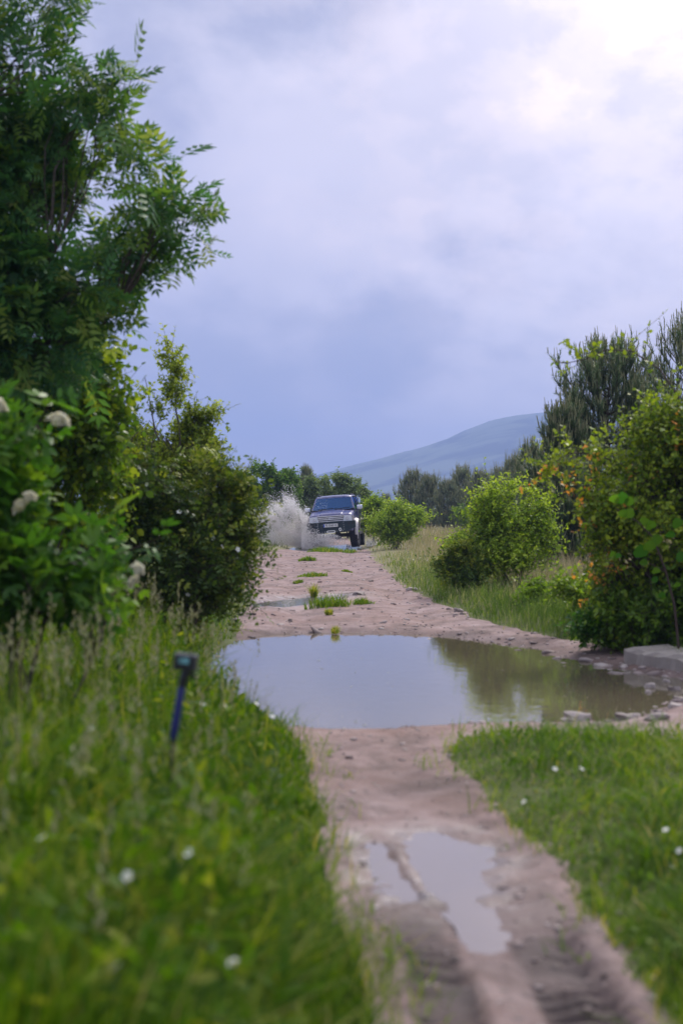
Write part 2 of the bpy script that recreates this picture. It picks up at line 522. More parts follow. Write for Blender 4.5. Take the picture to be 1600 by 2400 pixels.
def ground_material():
    m, w = new_mat('ground')
    tc = w.n('ShaderNodeTexCoord')
    P = tc.outputs['Object']
    a_d = w.n('ShaderNodeAttribute', attribute_name='dirt').outputs['Fac']
    a_w = w.n('ShaderNodeAttribute', attribute_name='wet').outputs['Fac']
    n_big = w.noise(P, 0.9, 4, 0.6)
    n_mid = w.noise(P, 5.0, 5, 0.65)
    n_fine = w.noise(P, 38.0, 4, 0.7)
    dirt = w.mix(w.ramp(n_mid, [(0.34, 0.0), (0.66, 1.0)]), (0.215, 0.150, 0.139), (0.375, 0.284, 0.272))
    dirt = w.mix(w.math('MULTIPLY', w.ramp(n_big, [(0.42, 0.0), (0.62, 1.0)]), 0.55), dirt, (0.235, 0.150, 0.122))
    # small stones
    vo = w.n('ShaderNodeTexVoronoi', feature='F1')
    vo.inputs['Scale'].default_value = 17.0
    w.l(P, vo.inputs['Vector'])
    spot = w.ramp(vo.outputs['Distance'], [(0.16, 1.0), (0.30, 0.0)])
    hue = w.n('ShaderNodeSeparateColor')
    w.l(vo.outputs['Color'], hue.inputs[0])
    spot_on = w.math('MULTIPLY', spot, w.math('GREATER_THAN', hue.outputs[0], 0.62))
    stone = w.mix(hue.outputs[1], (0.15, 0.125, 0.12), (0.36, 0.31, 0.285))
    dirt = w.mix(w.math('MULTIPLY', spot_on, 0.8), dirt, stone)
    speck = w.ramp(n_fine, [(0.30, 1.0), (0.42, 0.0)])
    dirt = w.mix(w.math('MULTIPLY', speck, 0.45), dirt, (0.11, 0.080, 0.072))
    n_st = w.noise(P, 1.7, 6, 0.68, 0.6)
    dirt = w.mix(w.math('MULTIPLY', w.ramp(n_st, [(0.48, 0.0), (0.62, 1.0)]), 0.70), dirt, (0.135, 0.100, 0.088))
    wetm = w.math('MULTIPLY', a_w, w.ramp(n_mid, [(0.25, 0.75), (0.7, 1.0)]))
    dirt = w.mix(w.math('MULTIPLY', wetm, 0.92), dirt, (0.040, 0.032, 0.033))
    soil = w.mix(w.ramp(n_mid, [(0.35, 0.0), (0.65, 1.0)]), (0.055, 0.075, 0.022), (0.105, 0.115, 0.042))
    geo = w.n('ShaderNodeSeparateXYZ')
    w.l(P, geo.inputs[0])
    far = w.n('ShaderNodeMapRange')
    w.l(geo.outputs[1], far.inputs[0])
    far.inputs[1].default_value = 16
    far.inputs[2].default_value = 34
    soil = w.mix(far.outputs[0], soil, w.mix(n_big, (0.15, 0.155, 0.07), (0.25, 0.215, 0.13)))
    edge = w.math('ADD', a_d, w.math('MULTIPLY', w.math('SUBTRACT', n_mid, 0.5), 0.8))
    edge = w.ramp(edge, [(0.35, 0.0), (0.6, 1.0)])
    col = w.mix(edge, soil, dirt)
    p = w.n('ShaderNodeBsdfPrincipled')
    w.l(col, p.inputs['Base Color'])
    rr = w.n('ShaderNodeMapRange')
    w.l(wetm, rr.inputs[0])
    rr.inputs[3].default_value = 0.88
    rr.inputs[4].default_value = 0.62
    a_g = w.n('ShaderNodeAttribute', attribute_name='gloss').outputs['Fac']
    gm = w.math('MULTIPLY', a_g, w.ramp(n_mid, [(0.40, 1.0), (0.58, 0.15)]))
    w.l(w.math('SUBTRACT', rr.outputs[0], w.math('MULTIPLY', gm, 0.50), clamp=True), p.inputs['Roughness'])
    w.l(w.math('ADD', w.math('MULTIPLY', gm, 0.45), 0.10), p.inputs['Specular IOR Level'])
    b = w.n('ShaderNodeBump')
    b.inputs['Strength'].default_value = 0.7
    b.inputs['Distance'].default_value = 0.02
    hh = w.math('ADD', w.math('MULTIPLY', n_fine, 0.5), w.math('ADD', n_mid, w.math('MULTIPLY', spot_on, 0.6)))
    w.l(hh, b.inputs['Height'])
    w.l(b.outputs[0], p.inputs['Normal'])
    o = w.n('ShaderNodeOutputMaterial')
    w.l(p.outputs[0], o.inputs[0])
    return m


def water_material(name='muddy_water', ca=(0.105, 0.088, 0.055), cb=(0.150, 0.120, 0.082), ior=1.62):
    m, w = new_mat(name)
    tc = w.n('ShaderNodeTexCoord')
    P = tc.outputs['Object']
    p = w.n('ShaderNodeBsdfPrincipled')
    n = w.noise(P, 0.5, 3, 0.5)
    w.l(w.mix(n, ca, cb), p.inputs['Base Color'])
    p.inputs['Roughness'].default_value = 0.025
    p.inputs['IOR'].default_value = ior
    b = w.n('ShaderNodeBump')
    b.inputs['Strength'].default_value = 0.028
    b.inputs['Distance'].default_value = 0.05
    mp = w.n('ShaderNodeMapping')
    mp.inputs['Scale'].default_value = (1.6, 1.0, 1.0)
    w.l(P, mp.inputs[0])
    w.l(w.noise(mp.outputs[0], 7.0, 3, 0.55), b.inputs['Height'])
    w.l(b.outputs[0], p.inputs['Normal'])
    o = w.n('ShaderNodeOutputMaterial')
    w.l(p.outputs[0], o.inputs[0])
    return m


def build_puddles():
    mat = water_material()
    shallow = water_material('shallow_milky_water', (0.17, 0.14, 0.135), (0.21, 0.175, 0.17), 1.5)
    labels = {'big': 'wide brown puddle across the track mirroring sky and bushes', 'mid': 'shallow muddy puddle beyond the big one beside a grass tuft',
              'rut': 'long ragged puddle in the nearest wheel rut', 'car': 'muddy puddle the vehicle is splashing through'}
    for nm, lev, poly in PUD:
        c = np.mean(np.array(poly), 0)
        off = 0.45 if not nm.startswith('rut') else 0.06
        pts = []
        for q in poly:
            v = np.array(q) - c
            L = np.linalg.norm(v)
            pts.append(c + v * (1 + off / L))
        bm = bmesh.new()
        vv = [bm.verts.new((a, b, lev)) for a, b in pts]
        bm.faces.new(vv)
        bmesh.ops.triangulate(bm, faces=bm.faces[:])
        for f in bm.faces:
            if f.normal.z < 0: f.normal_flip()
        me = bpy.data.meshes.new('puddle')
        bm.to_mesh(me)
        bm.free()
        o = link('puddle', me, shallow if nm != 'big' else mat)
        tag(o, labels[nm], None, 'puddles on the track', 'structure')


def build_debris():
    rng = np.random.default_rng(61)
    n = 130
    x, y = rng.uniform(-0.9, 3.0, n), rng.uniform(8.7, 14.5, n)
    k = sd_poly(x, y, PUD[0][2]) < -0.05
    k &= rng.random(n) < 0.35 + 0.65 * sstep(0.3, 1.6, x)
    x, y = x[k], y[k]
    n = len(x)
    V, F = scatter(LEAF_KITE[0], LEAF_KITE[1], np.stack([x, y, np.full(n, P1_LEVEL + 0.004)], 1), rng.normal(size=(n, 3)) * np.array([1, 1, 0.02]), np.tile([0, 0, 1.0], (n, 1)), rng.uniform(0.006, 0.018, n), rng.uniform(0.012, 0.05, n))
    A = Acc()
    A.add(V, F, np.repeat(rng.random(n), 4))
    o = link('floating_debris', A.mesh('floating_debris'), M['seed'])
    tag(o, 'tiny bits of straw and leaves floating on the big puddle', 'debris', None, 'stuff')


def build_mountain():
    D0, D1 = 1500.0, 3300.0
    xs = np.linspace(-1500, 2300, 190)
    ys = np.linspace(D0, D1, 70)
    X, Y = np.meshgrid(xs, ys)
    x, y = X.ravel(), Y.ravel()
    yr = 2600.0
    pxr = 800 + (x * (yr / np.maximum(y, 1))) / yr * FPX
    pxr = 800 + x / yr * FPX
    ridge_py = np.interp(pxr, [-1000, 300, 560, 700, 800, 880, 960, 1040, 1090, 1150, 1200, 1290, 1400, 1500, 1700, 2200, 3500],
                         [1196, 1192, 1168, 1128, 1101, 1079, 1058, 1032, 1008, 985, 977, 966, 957, 955, 960, 1000, 1120])
    rh = (1200 - ridge_py) / FPX * yr + CAM_H
    prof = sstep(D0, yr, y) ** 0.9 * sstep(D1 + 900, yr, y)
    nz = fbm(x, y, 420, 4, 71)
    h = rh * np.clip(prof, 0, 1) * (1 - 0.10 * (1 - prof) * 1.0) + nz * 26 * prof * (1 - prof) * 3 + fbm(x, y, 170, 4, 75) * 7.0 * prof
    h = h - 3 * (1 - prof)
    V = np.stack([x, y, h], 1)
    ny, nx = X.shape
    idx = np.arange(ny * nx).reshape(ny, nx)
    F = np.stack([idx[:-1, :-1], idx[:-1, 1:], idx[1:, 1:], idx[1:, :-1]], -1).reshape(-1, 4)
    m, w = new_mat('mountain_side')
    tc = w.n('ShaderNodeTexCoord')
    P = tc.outputs['Object']
    n1 = w.noise(P, 0.006, 5, 0.6, 0.5)
    n2 = w.noise(P, 0.02, 4, 0.6)
    col = w.mix(w.ramp(n1, [(0.44, 0.0), (0.52, 1.0)]), (0.012, 0.022, 0.026), (0.10, 0.12, 0.085))
    col = w.mix(w.math('MULTIPLY', w.ramp(n2, [(0.55, 0.0), (0.68, 1.0)]), 0.5), col, (0.03, 0.05, 0.03))
    p = w.n('ShaderNodeBsdfPrincipled')
    w.l(col, p.inputs['Base Color'])
    p.inputs['Roughness'].default_value = 0.95
    p.inputs['Specular IOR Level'].default_value = 0.1
    o = w.n('ShaderNodeOutputMaterial')
    w.l(p.outputs[0], o.inputs[0])
    ob = link('mountain', np_mesh('mountain', V, [F], None, True), m)
    tag(ob, 'long blue hazy mountain ridge rising to the right behind the pines', None, None, 'structure')


def build_haze():
    bm = bmesh.new()
    bmesh.ops.create_cube(bm, size=1.0)
    me = bpy.data.meshes.new('haze')
    bm.to_mesh(me)
    bm.free()
    o = link('haze', me)
    o.scale = (6400, 3700, 212)
    o.location = (0, 1700, 212 / 2 - 4)
    m = bpy.data.materials.new('haze')
    m.use_nodes = True
    w = NT(m.node_tree)
    v = w.n('ShaderNodeVolumePrincipled')
    v.inputs['Color'].default_value = (0.38, 0.51, 0.89, 1)
    v.inputs['Density'].default_value = 0.00050
    v.inputs['Anisotropy'].default_value = 0.1
    out = w.n('ShaderNodeOutputMaterial')
    w.l(v.outputs[0], out.inputs['Volume'])
    me.materials.append(m)
    tag(o, 'thin blue haze in the air over the valley', None, None, 'stuff')


# ------------------------------------------------------------------ scatter helpers
def unit(v):
    return v / np.maximum(np.linalg.norm(v, axis=-1, keepdims=True), 1e-9)


def scatter(tv, tf, pos, Y, Z, sx, sy, sz=None):
    """copies of a template: x across, y along Y, z along Z (orthogonalised). returns V, F"""
    Y = unit(Y)
    X = unit(np.cross(Y, Z))
    Zo = np.cross(X, Y)
    sz = sx if sz is None else sz
    n, k = len(pos), len(tv)
    sx, sy, sz = [np.broadcast_to(np.asarray(s, float), (n,))[:, None, None] for s in (sx, sy, sz)]
    V = pos[:, None, :] + X[:, None, :] * (tv[None, :, 0:1] * sx) + Y[:, None, :] * (tv[None, :, 1:2] * sy) + Zo[:, None, :] * (tv[None, :, 2:3] * sz)
    F = [f[None] + (np.arange(n) * k)[:, None, None] for f in tf]
    return V.reshape(-1, 3), [f.reshape(-1, f.shape[-1]) for f in F]


class Acc:
    def __init__(self):
        self.V, self.F, self.T, self.n = [], {3: [], 4: []}, [], 0

    def add(self, V, F, tint=0.5):
        for f in F:
            self.F[f.shape[1]].append(f + self.n)
        self.V.append(V)
        self.T.append(np.broadcast_to(np.asarray(tint, float), (len(V),)))
        self.n += len(V)

    def mesh(self, name, smooth=False):
        fs = [np.concatenate(v) for v in self.F.values() if v]
        return np_mesh(name, np.concatenate(self.V), fs, np.clip(np.concatenate(self.T), 0, 1), smooth)


LEAF_KITE = (np.array([[0, 0, 0], [-0.5, 0.42, 0.12], [0, 1, -0.05], [0.5, 0.42, 0.12]], float), [np.array([[0, 2, 1], [0, 3, 2]])])
LEAF_OVAL = (np.array([[0, 0, 0], [-0.42, 0.28, 0.08], [-0.40, 0.65, 0.06], [0, 1, -0.10], [0.40, 0.65, 0.06], [0.42, 0.28, 0.08], [0, 0.45, 0]], float),
             [np.array([[0, 6, 1], [1, 6, 2], [2, 6, 3], [3, 6, 4], [4, 6, 5], [5, 6, 0]])])
LEAF_ROUND = (np.array([[0, 0, 0], [-0.40, 0.10, 0.06], [-0.52, 0.42, 0.08], [-0.36, 0.80, 0.04], [0, 1.0, -0.08], [0.36, 0.80, 0.04], [0.52, 0.42, 0.08], [0.40, 0.10, 0.06], [0, 0.5, 0]], float),
              [np.array([[0, 8, 1], [1, 8, 2], [2, 8, 3], [3, 8, 4], [4, 8, 5], [5, 8, 6], [6, 8, 7], [7, 8, 0]])])
TWIG = (np.array([[0.5, 0, 0], [-0.25, 0, 0.43], [-0.25, 0, -0.43], [0.22, 1, 0], [-0.11, 1, 0.19], [-0.11, 1, -0.19]], float),
        [np.array([[0, 1, 4, 3], [1, 2, 5, 4], [2, 0, 3, 5]])])


def pinnate(pairs, leaf, droop=0.25, wid=0.30, first=0.22, size=0.36):
    """compound leaf template of unit length"""
    V, F, n = [], [], 0
    tv, tf = leaf

    def put(origin, ydir, length, w):
        nonlocal n
        v, f = scatter(tv, tf, np.array([origin]), np.array([ydir]), np.array([[0, 0, 1.0]]), length * w, length)
        V.append(v)
        F.extend([q + n for q in f])
        n += len(v)
    for i in range(pairs):
        t = first + (0.86 - first) * i / max(1, pairs - 1)
        s = size * (0.8 + 0.4 * math.sin(math.pi * (i + 0.7) / (pairs + 0.5)))
        z = -droop * t * t
        for sg in (-1, 1):
            put((0, t, z), (sg * 0.82, 0.55, -0.18), s, wid / 0.85)
    put((0, 0.86, -droop * 0.74), (0, 1, -0.5 * droop * 2), size * 1.05, wid / 0.85)
    tv2 = TWIG[0].copy()
    v, f = scatter(tv2, TWIG[1], np.zeros((1, 3)), np.array([[0, 1.0, -droop * 0.8]]), np.array([[0, 0, 1.0]]), 0.016, 0.9)
    V.append(v)
    F.extend([q + n for q in f])
    g = {}
    for q in F: g.setdefault(q.shape[1], []).append(q)
    return np.concatenate(V), [np.concatenate(q) for q in g.values()]


def tube(points, radii, sides=7):
    pts = np.array(points, float)
    n = len(pts)
    tang = unit(np.gradient(pts, axis=0))
    ref = np.array([1.0, 0.3, 0.1]) if abs(tang[0][0]) < 0.8 else np.array([0, 1.0, 0.2])
    V = []
    for i in range(n):
        u = np.cross(tang[i], ref)
        u /= np.linalg.norm(u)
        v = np.cross(tang[i], u)
        a = np.arange(sides) * 2 * math.pi / sides
        V.append(pts[i] + radii[i] * (np.cos(a)[:, None] * u + np.sin(a)[:, None] * v))
    V = np.concatenate(V)
    F = []
    for i in range(n - 1):
        for s in range(sides):
            F.append((i * sides + s, i * sides + (s + 1) % sides, (i + 1) * sides + (s + 1) % sides, (i + 1) * sides + s))
    return V, [np.array(F)]


def bent(rng, a, b, n=6, bow=0.12, wob=0.03):
    a, b = np.array(a, float), np.array(b, float)
    L = np.linalg.norm(b - a)
    t = np.linspace(0, 1, n)[:, None]
    p = a + (b - a) * t
    side = rng.normal(size=3) * bow * L * 0.5
    p += side * np.sin(t * math.pi) + np.array([0, 0, bow * L * 0.5]) * np.sin(t * math.pi)
    p[1:-1] += rng.normal(size=(n - 2, 3)) * wob * L
    return p


def sub_lobes(rng, lobes, k, r_frac=(0.28, 0.48), inner=0.55):
    """break each ellipsoid into clumps"""
    out = []
    for (c, r) in lobes:
        c, r = np.array(c, float), np.array(r, float)
        for _ in range(k):
            d = unit(rng.normal(size=3))
            u = inner + (0.85 - inner) * rng.random()
            f = rng.uniform(*r_frac)
            out.append((c + d * r * u, r * f, rng.normal() * 0.12))
    return out


def sprays(rng, lobes, n_twigs, twig_len, leaves_per, jitter=0.5, up=0.35, gap=0.0):
    """twigs distributed over clumps; returns twig arrays and leaf frames"""
    vol = np.array([np.prod(l[1]) ** (0.72) for l in lobes])
    m = n_twigs * 2
    pick = rng.choice(len(lobes), size=m, p=vol / vol.sum())
    C = np.array([l[0] for l in lobes])[pick]
    Rr = np.array([l[1] for l in lobes])[pick]
    off = np.array([l[2] for l in lobes])[pick]
    d = unit(rng.normal(size=(m, 3)))
    u = rng.random(m) ** 0.45
    base = C + d * Rr * u[:, None] * 0.75
    if gap > 0:
        g = fbm(base[:, 0] + 0.8 * base[:, 1], base[:, 2] - 0.6 * base[:, 1], gap, 2, 301)
        order = np.argsort((g < -0.10) * 10.0 + rng.random(m))[:n_twigs]
    else:
        order = np.arange(n_twigs)
    d, base, off = d[order], base[order], off[order]
    td = unit(d + rng.normal(size=d.shape) * jitter + np.array([0, 0, up]))
    # a few long shoots break the outline
    twig_len = twig_len * np.where(rng.random(n_twigs) < 0.10, 1.7, 1.0)
    L = twig_len * rng.uniform(0.55, 1.25, n_twigs)
    # leaves along twig
    k = leaves_per
    t = (np.arange(k) + 0.6) / k
    t = np.clip(t[None] + rng.normal(size=(n_twigs, k)) * 0.05, 0.05, 1.0)
    pos = base[:, None] + td[:, None] * (L[:, None] * t)[..., None]
    side = unit(np.cross(td, rng.normal(size=td.shape)))
    side2 = np.cross(td, side)
    ang = (np.arange(k) * 2.4)[None] + rng.random((n_twigs, 1)) * 6.28
    sv = side[:, None] * np.cos(ang)[..., None] + side2[:, None] * np.sin(ang)[..., None]
    ax = unit(td[:, None] * 0.55 + sv * 0.9 + np.array([0, 0, -0.12]) + rng.normal(size=pos.shape) * 0.2)
    nz = unit(np.array([0, 0, 1.0]) + rng.normal(size=pos.shape) * 0.85)
    return dict(base=base, td=td, L=L, pos=pos.reshape(-1, 3), ax=ax.reshape(-1, 3), nz=nz.reshape(-1, 3),
                t=t.reshape(-1), off=np.repeat(off, k), h=np.repeat(d[:, 2], k), twig=np.repeat(np.arange(n_twigs), k), L_leaf=np.repeat(L, k))


def plant(name, label, cat, group, root, lobes, n_clumps, n_twigs, twig_len, leaves_per, leaf_t, leaf_len, leaf_wid, mat, rng,
          tint0=0.42, tint_sd=0.16, stems=None, trunk_r=0.05, r_frac=(0.28, 0.5), inner=0.5, up=0.35, extra_lobes=None, leaf_objs=0, tip_tint=0.15,
          limb_sides=5, red=None, twig_w=0.006, single=False):
    """a tree or bush: Empty > trunk, crown (and single leaves)"""
    t = empty(name, root, label, cat, group)
    o = np.array(root, float)
    cl = sub_lobes(rng, lobes, n_clumps, r_frac, inner)
    if extra_lobes: cl += [(np.array(c, float), np.array(r, float), b) for c, r, b in extra_lobes]
    gsz = 0.9 * float(np.mean([q[1][2] for q in lobes]))
    s = sprays(rng, cl, n_twigs, twig_len, leaves_per, up=up, gap=gsz)
    # trunk and limbs
    A = Acc()
    if stems is None:
        stems = None
    if single:
        cen = np.mean([np.array(l[0]) for l in lobes], 0)
        fork = o + (cen - o) * np.array([0.35, 0.35, 0.55])
        A.add(*tube(bent(rng, o - np.array([0, 0, 0.1]), fork, 6, 0.04, 0.01) - o, np.linspace(trunk_r, trunk_r * 0.6, 6), 9))
    for (c, r) in lobes:
        src = fork if single else o + np.array([rng.normal() * trunk_r, rng.normal() * trunk_r, 0.0])
        p = bent(rng, src, np.array(c) - np.array([0, 0, r[2] * 0.3]), 6, 0.18)
        r0 = trunk_r * (0.30 if single else 0.7)
        rad = np.linspace(r0, r0 * 0.3, 6)
        A.add(*tube(p - o, rad, 7))
        cc = np.array(c)
        near = sorted(cl, key=lambda q: np.linalg.norm(q[0] - cc))[:max(3, n_clumps)]
        for q in near:
            A.add(*tube(bent(rng, p[3], q[0], 5, 0.15) - o, np.linspace(r0 * 0.42, r0 * 0.12, 5), limb_sides))
    tr = link('trunk', A.mesh('trunk', True), M['bark'], t)
    # crown
    B = Acc()
    n = len(s['pos'])
    tint = tint0 + rng.normal(size=n) * tint_sd + s['off'] + tip_tint * (s['t'] - 0.5)
    tint += 0.10 * np.repeat(rng.normal(size=n_twigs), leaves_per)
    if red is not None:
        tint = np.minimum(tint, 0.80)
        flag = red(s['base']) & (rng.random(n_twigs) < 0.5)
        fl = np.repeat(flag, leaves_per) & (rng.random(n) < 0.6)
        tint[fl] = rng.uniform(0.90, 1.0, fl.sum())
    ll = leaf_len * np.clip(np.exp(rng.normal(size=n) * 0.28), 0.5, 1.7)
    keep = np.ones(n, bool)
    if leaf_objs:
        inx = (np.abs(s['pos'][:, 0]) < 0.255 * s['pos'][:, 1]) & (s['pos'][:, 2] < CAM_H + 0.37 * s['pos'][:, 1]) & (s['pos'][:, 2] > 0.1)
        cand = np.where(inx)[0]
        cand = cand[np.argsort(s['pos'][cand, 1] + rng.random(len(cand)) * 0.5)][:leaf_objs]
        keep[cand] = False
        # eight leaf shapes shared between the single leaves
        tv, tf = leaf_t
        mes = []
        for q in range(8):
            me = np_mesh('leaf', tv, tf, np.full(len(tv), np.clip(tint0 + (q - 3.5) * 0.09, 0, 1)))
            me.materials.append(mat)
            mes.append(me)
        for i in cand:
            Yv = unit(s['ax'][i])
            Xv = unit(np.cross(Yv, s['nz'][i]))
            Zv = np.cross(Xv, Yv)
            mm = Matrix(((Xv[0], Yv[0], Zv[0]), (Xv[1], Yv[1], Zv[1]), (Xv[2], Yv[2], Zv[2])))
            lo = bpy.data.objects.new('leaf', mes[int(rng.integers(8))])
            COL.objects.link(lo)
            lo.parent = t
            sc = Matrix.Diagonal((ll[i] * leaf_wid, ll[i], ll[i] * leaf_wid)).to_4x4()
            lo.matrix_local = Matrix.Translation(Vector(s['pos'][i] - o)) @ mm.to_4x4() @ sc
    V, F = scatter(leaf_t[0], leaf_t[1], s['pos'][keep] - o, s['ax'][keep], s['nz'][keep], ll[keep] * leaf_wid, ll[keep])
    B.add(V, F, np.repeat(tint[keep], len(leaf_t[0])))
    cr = link('crown', B.mesh('crown'), mat, t, kind='stuff')
    Tw = Acc()
    V, F = scatter(TWIG[0], TWIG[1], s['base'] - o, s['td'], np.tile([0.3, 0.2, 1.0], (n_twigs, 1)), np.full(n_twigs, twig_w), s['L'])
    Tw.add(V, F)
    link('twigs', Tw.mesh('twigs'), M['twig'], t, kind='stuff')
    return t, s


def ell(px, py, rx, ry, d, rd=None):
    """ellipsoid at distance d whose outline spans rx, ry pixels of the photograph there"""
    k = d / FPX
    return (at(px, py, d), (rx * k, (rd if rd is not None else rx * k * 0.8), ry * k))


ASH_LEAF = pinnate(4, LEAF_KITE, 0.25, 0.30, 0.24, 0.37)
ROSE_LEAF = pinnate(2, LEAF_KITE, 0.15, 0.55, 0.30, 0.42)
ELDER_LEAF = pinnate(2, LEAF_OVAL, 0.22, 0.42, 0.30, 0.50)


def build_left_plants():
    rng = np.random.default_rng(11)
    d = 11.0
    lob = [ell(-70, 60, 130, 110, d, 0.6), ell(55, 120, 60, 110, d - 0.2, 0.4), ell(185, 250, 75, 62, d, 0.35), ell(30, 330, 90, 60, d + 0.3, 0.5), ell(120, 440, 120, 70, d + 0.1, 0.5),
           ell(360, 505, 82, 48, d - 0.1, 0.3), ell(265, 615, 85, 45, d + 0.1, 0.4), ell(90, 640, 140, 90, d - 0.3, 0.6), ell(215, 740, 55, 50, d, 0.3),
           ell(50, 840, 150, 80, d + 0.1, 0.6), ell(-110, 600, 120, 220, d, 0.8), ell(-120, 300, 110, 160, d, 0.8)]
    ext = [(at(182, 165, d), (0.07, 0.15, 0.10), 0.15), (at(325, 400, d), (0.12, 0.15, 0.10), 0.2), (at(450, 525, d), (0.12, 0.15, 0.07), 0.15), (at(345, 375, d), (0.08, 0.12, 0.10), 0.2), (at(300, 700, d), (0.10, 0.15, 0.10), 0.1), (at(120, -10, d), (0.08, 0.15, 0.12), 0.1), (at(290, 240, d), (0.06, 0.12, 0.08), 0.15),
           (at(95, 20, d), (0.12, 0.15, 0.12), 0.1), (at(385, 440, d), (0.07, 0.12, 0.06), 0.15), (at(350, 660, d), (0.05, 0.1, 0.06), 0.15), (at(250, 330, d), (0.10, 0.1, 0.08), 0.0), (at(160, 560, d), (0.15, 0.2, 0.1), 0.2)]
    x0 = at(-120, 1200, d)[0]
    plant('ash_tree', 'tall dark green ash tree with feathery leaves filling the upper left corner', 'tree', None, (x0, d, hz(x0, d)), lob, 9, 860, 0.27, 6, ASH_LEAF, 0.19, 1.0, M['ash'], rng,
          0.46, 0.24, single=True, trunk_r=0.085, r_frac=(0.24, 0.42), inner=0.4, up=0.4, extra_lobes=ext, leaf_objs=300)
    # broad-leaved shrub under the ash
    d = 12.2
    lob = [ell(170, 900, 110, 110, d, 0.5), ell(200, 1020, 100, 110, d - 0.1, 0.5), ell(60, 1000, 130, 130, d, 0.5), ell(120, 1180, 180, 160, d + 0.1, 0.6)]
    x0 = at(120, 1200, d)[0]
    plant('maple_shrub', 'shadowed leafy maple shrub under the ash, yellower at its right edge', 'shrub', None, (x0, d, hz(x0, d)), lob, 10, 2000, 0.22, 8, LEAF_OVAL, 0.055, 0.8, M['maple'], rng,
          0.52, 0.22, trunk_r=0.04, leaf_objs=0, extra_lobes=[(at(255, 855, d), (0.12, 0.2, 0.12), 0.25), (at(255, 960, d), (0.14, 0.2, 0.14), 0.25)])
    # hawthorn with the upright sprig
    d = 17.0
    lob = [ell(300, 1010, 90, 80, d, 0.5), ell(390, 1000, 80, 90, d - 0.1, 0.4), ell(455, 1030, 60, 70, d, 0.4), ell(420, 1120, 110, 90, d, 0.6), ell(290, 1120, 110, 100, d + 0.2, 0.6)]
    ext = [(at(404, 850, d), (0.12, 0.12, 0.20), 0.22), (at(415, 900, d), (0.11, 0.12, 0.2), 0.2), (at(405, 935, d), (0.16, 0.15, 0.15), 0.15), (at(400, 815, d), (0.05, 0.05, 0.08), 0.25),
           (at(350, 925, d), (0.10, 0.1, 0.16), 0.05), (at(335, 885, d), (0.04, 0.06, 0.10), 0.1), (at(350, 985, d), (0.25, 0.25, 0.16), 0.1), (at(450, 1000, d), (0.22, 0.25, 0.14), 0.15), (at(480, 975, d), (0.17, 0.12, 0.08), 0.18), (at(505, 965, d), (0.09, 0.1, 0.06), 0.2)]
    x0 = at(390, 1200, d)[0]
    t, s = plant('hawthorn_tree', 'small yellow-green hawthorn tree with one thin upright leader against the sky', 'tree', None, (x0, d, hz(x0, d)), lob, 10, 3500, 0.17, 10, LEAF_KITE, 0.044, 0.6, M['haw'], rng,
                 0.50, 0.25, trunk_r=0.04, extra_lobes=ext)
    A = Acc()
    o = np.array(t.location)
    A.add(*tube(bent(rng, at(420, 1050, d), at(402, 805, d), 7, 0.04, 0.01) - o, np.linspace(0.014, 0.004, 7), 5))
    A.add(*tube(bent(rng, at(430, 1040, d), at(505, 960, d), 6, 0.1, 0.02) - o, np.linspace(0.012, 0.004, 6), 5))
    A.add(*tube(bent(rng, at(380, 1050, d), at(340, 885, d), 6, 0.1, 0.02) - o, np.linspace(0.012, 0.004, 6), 5))
    link('branch', A.mesh('branch', True), M['bark'], t)
    # dark wild rose
    d = 13.4
    lob = [ell(400, 1180, 130, 110, d, 0.5), ell(500, 1210, 90, 110, d - 0.1, 0.5), ell(300, 1250, 140, 130, d, 0.6), ell(460, 1330, 150, 110, d - 0.1, 0.6), ell(540, 1290, 60, 80, d, 0.4), ell(330, 1390, 150, 90, d, 0.6)]
    ext = [(at(578, 1250, d), (0.08, 0.15, 0.14), 0.15), (at(590, 1330, d), (0.06, 0.1, 0.10), 0.0), (at(585, 1405, d), (0.08, 0.1, 0.07), 0.0), (at(540, 1150, d), (0.12, 0.15, 0.12), 0.3), (at(460, 1090, d), (0.2, 0.2, 0.10), 0.3), (at(575, 1180, d), (0.09, 0.12, 0.1), 0.25)]
    x0 = at(430, 1200, d)[0]
    t, s = plant('wild_rose_bush', 'large dark wild rose bush overhanging the left side of the track', 'bush', None, (x0, d, hz(x0, d)), lob, 13, 3300, 0.22, 6, ROSE_LEAF, 0.064, 1.0, M['rose'], rng,
                 0.54, 0.25, trunk_r=0.03, extra_lobes=ext)
    o = np.array(t.location)
    me = blossom_mesh(rng, 0.024)
    for (a, b) in [(420, 1200), (520, 1282), (557, 1288), (345, 1135), (500, 1262), (230, 1170), (205, 1145), (440, 1395)]:
        p = at(a, b, d - 0.58)
        f = link('blossom', me, None, t)
        f.location = Vector(p) - t.location
        f.rotation_euler = (R(60 + rng.normal() * 15), rng.normal() * 0.3, rng.normal())
    # elder with cream umbels
    d = 7.4
    lob = [ell(10, 1025, 70, 30, d, 0.3), ell(-80, 1060, 80, 110, d, 0.4), ell(0, 1170, 50, 50, d, 0.25), ell(40, 1320, 80, 45, d + 0.1, 0.3), ell(190, 1315, 70, 28, d, 0.25), ell(110, 1380, 110, 30, d, 0.3), ell(-80, 1330, 90, 100, d, 0.4), ell(20, 1430, 110, 40, d, 0.3), ell(250, 1390, 50, 25, d, 0.2)]
    ext = [(at(90, 990, d), (0.06, 0.12, 0.03), 0.15), (at(190, 1235, d), (0.05, 0.08, 0.04), 0.2), (at(270, 1285, d), (0.05, 0.08, 0.03), 0.1), (at(20, 985, d), (0.10, 0.12, 0.04), 0.15)]
    x0 = at(20, 1200, d)[0]
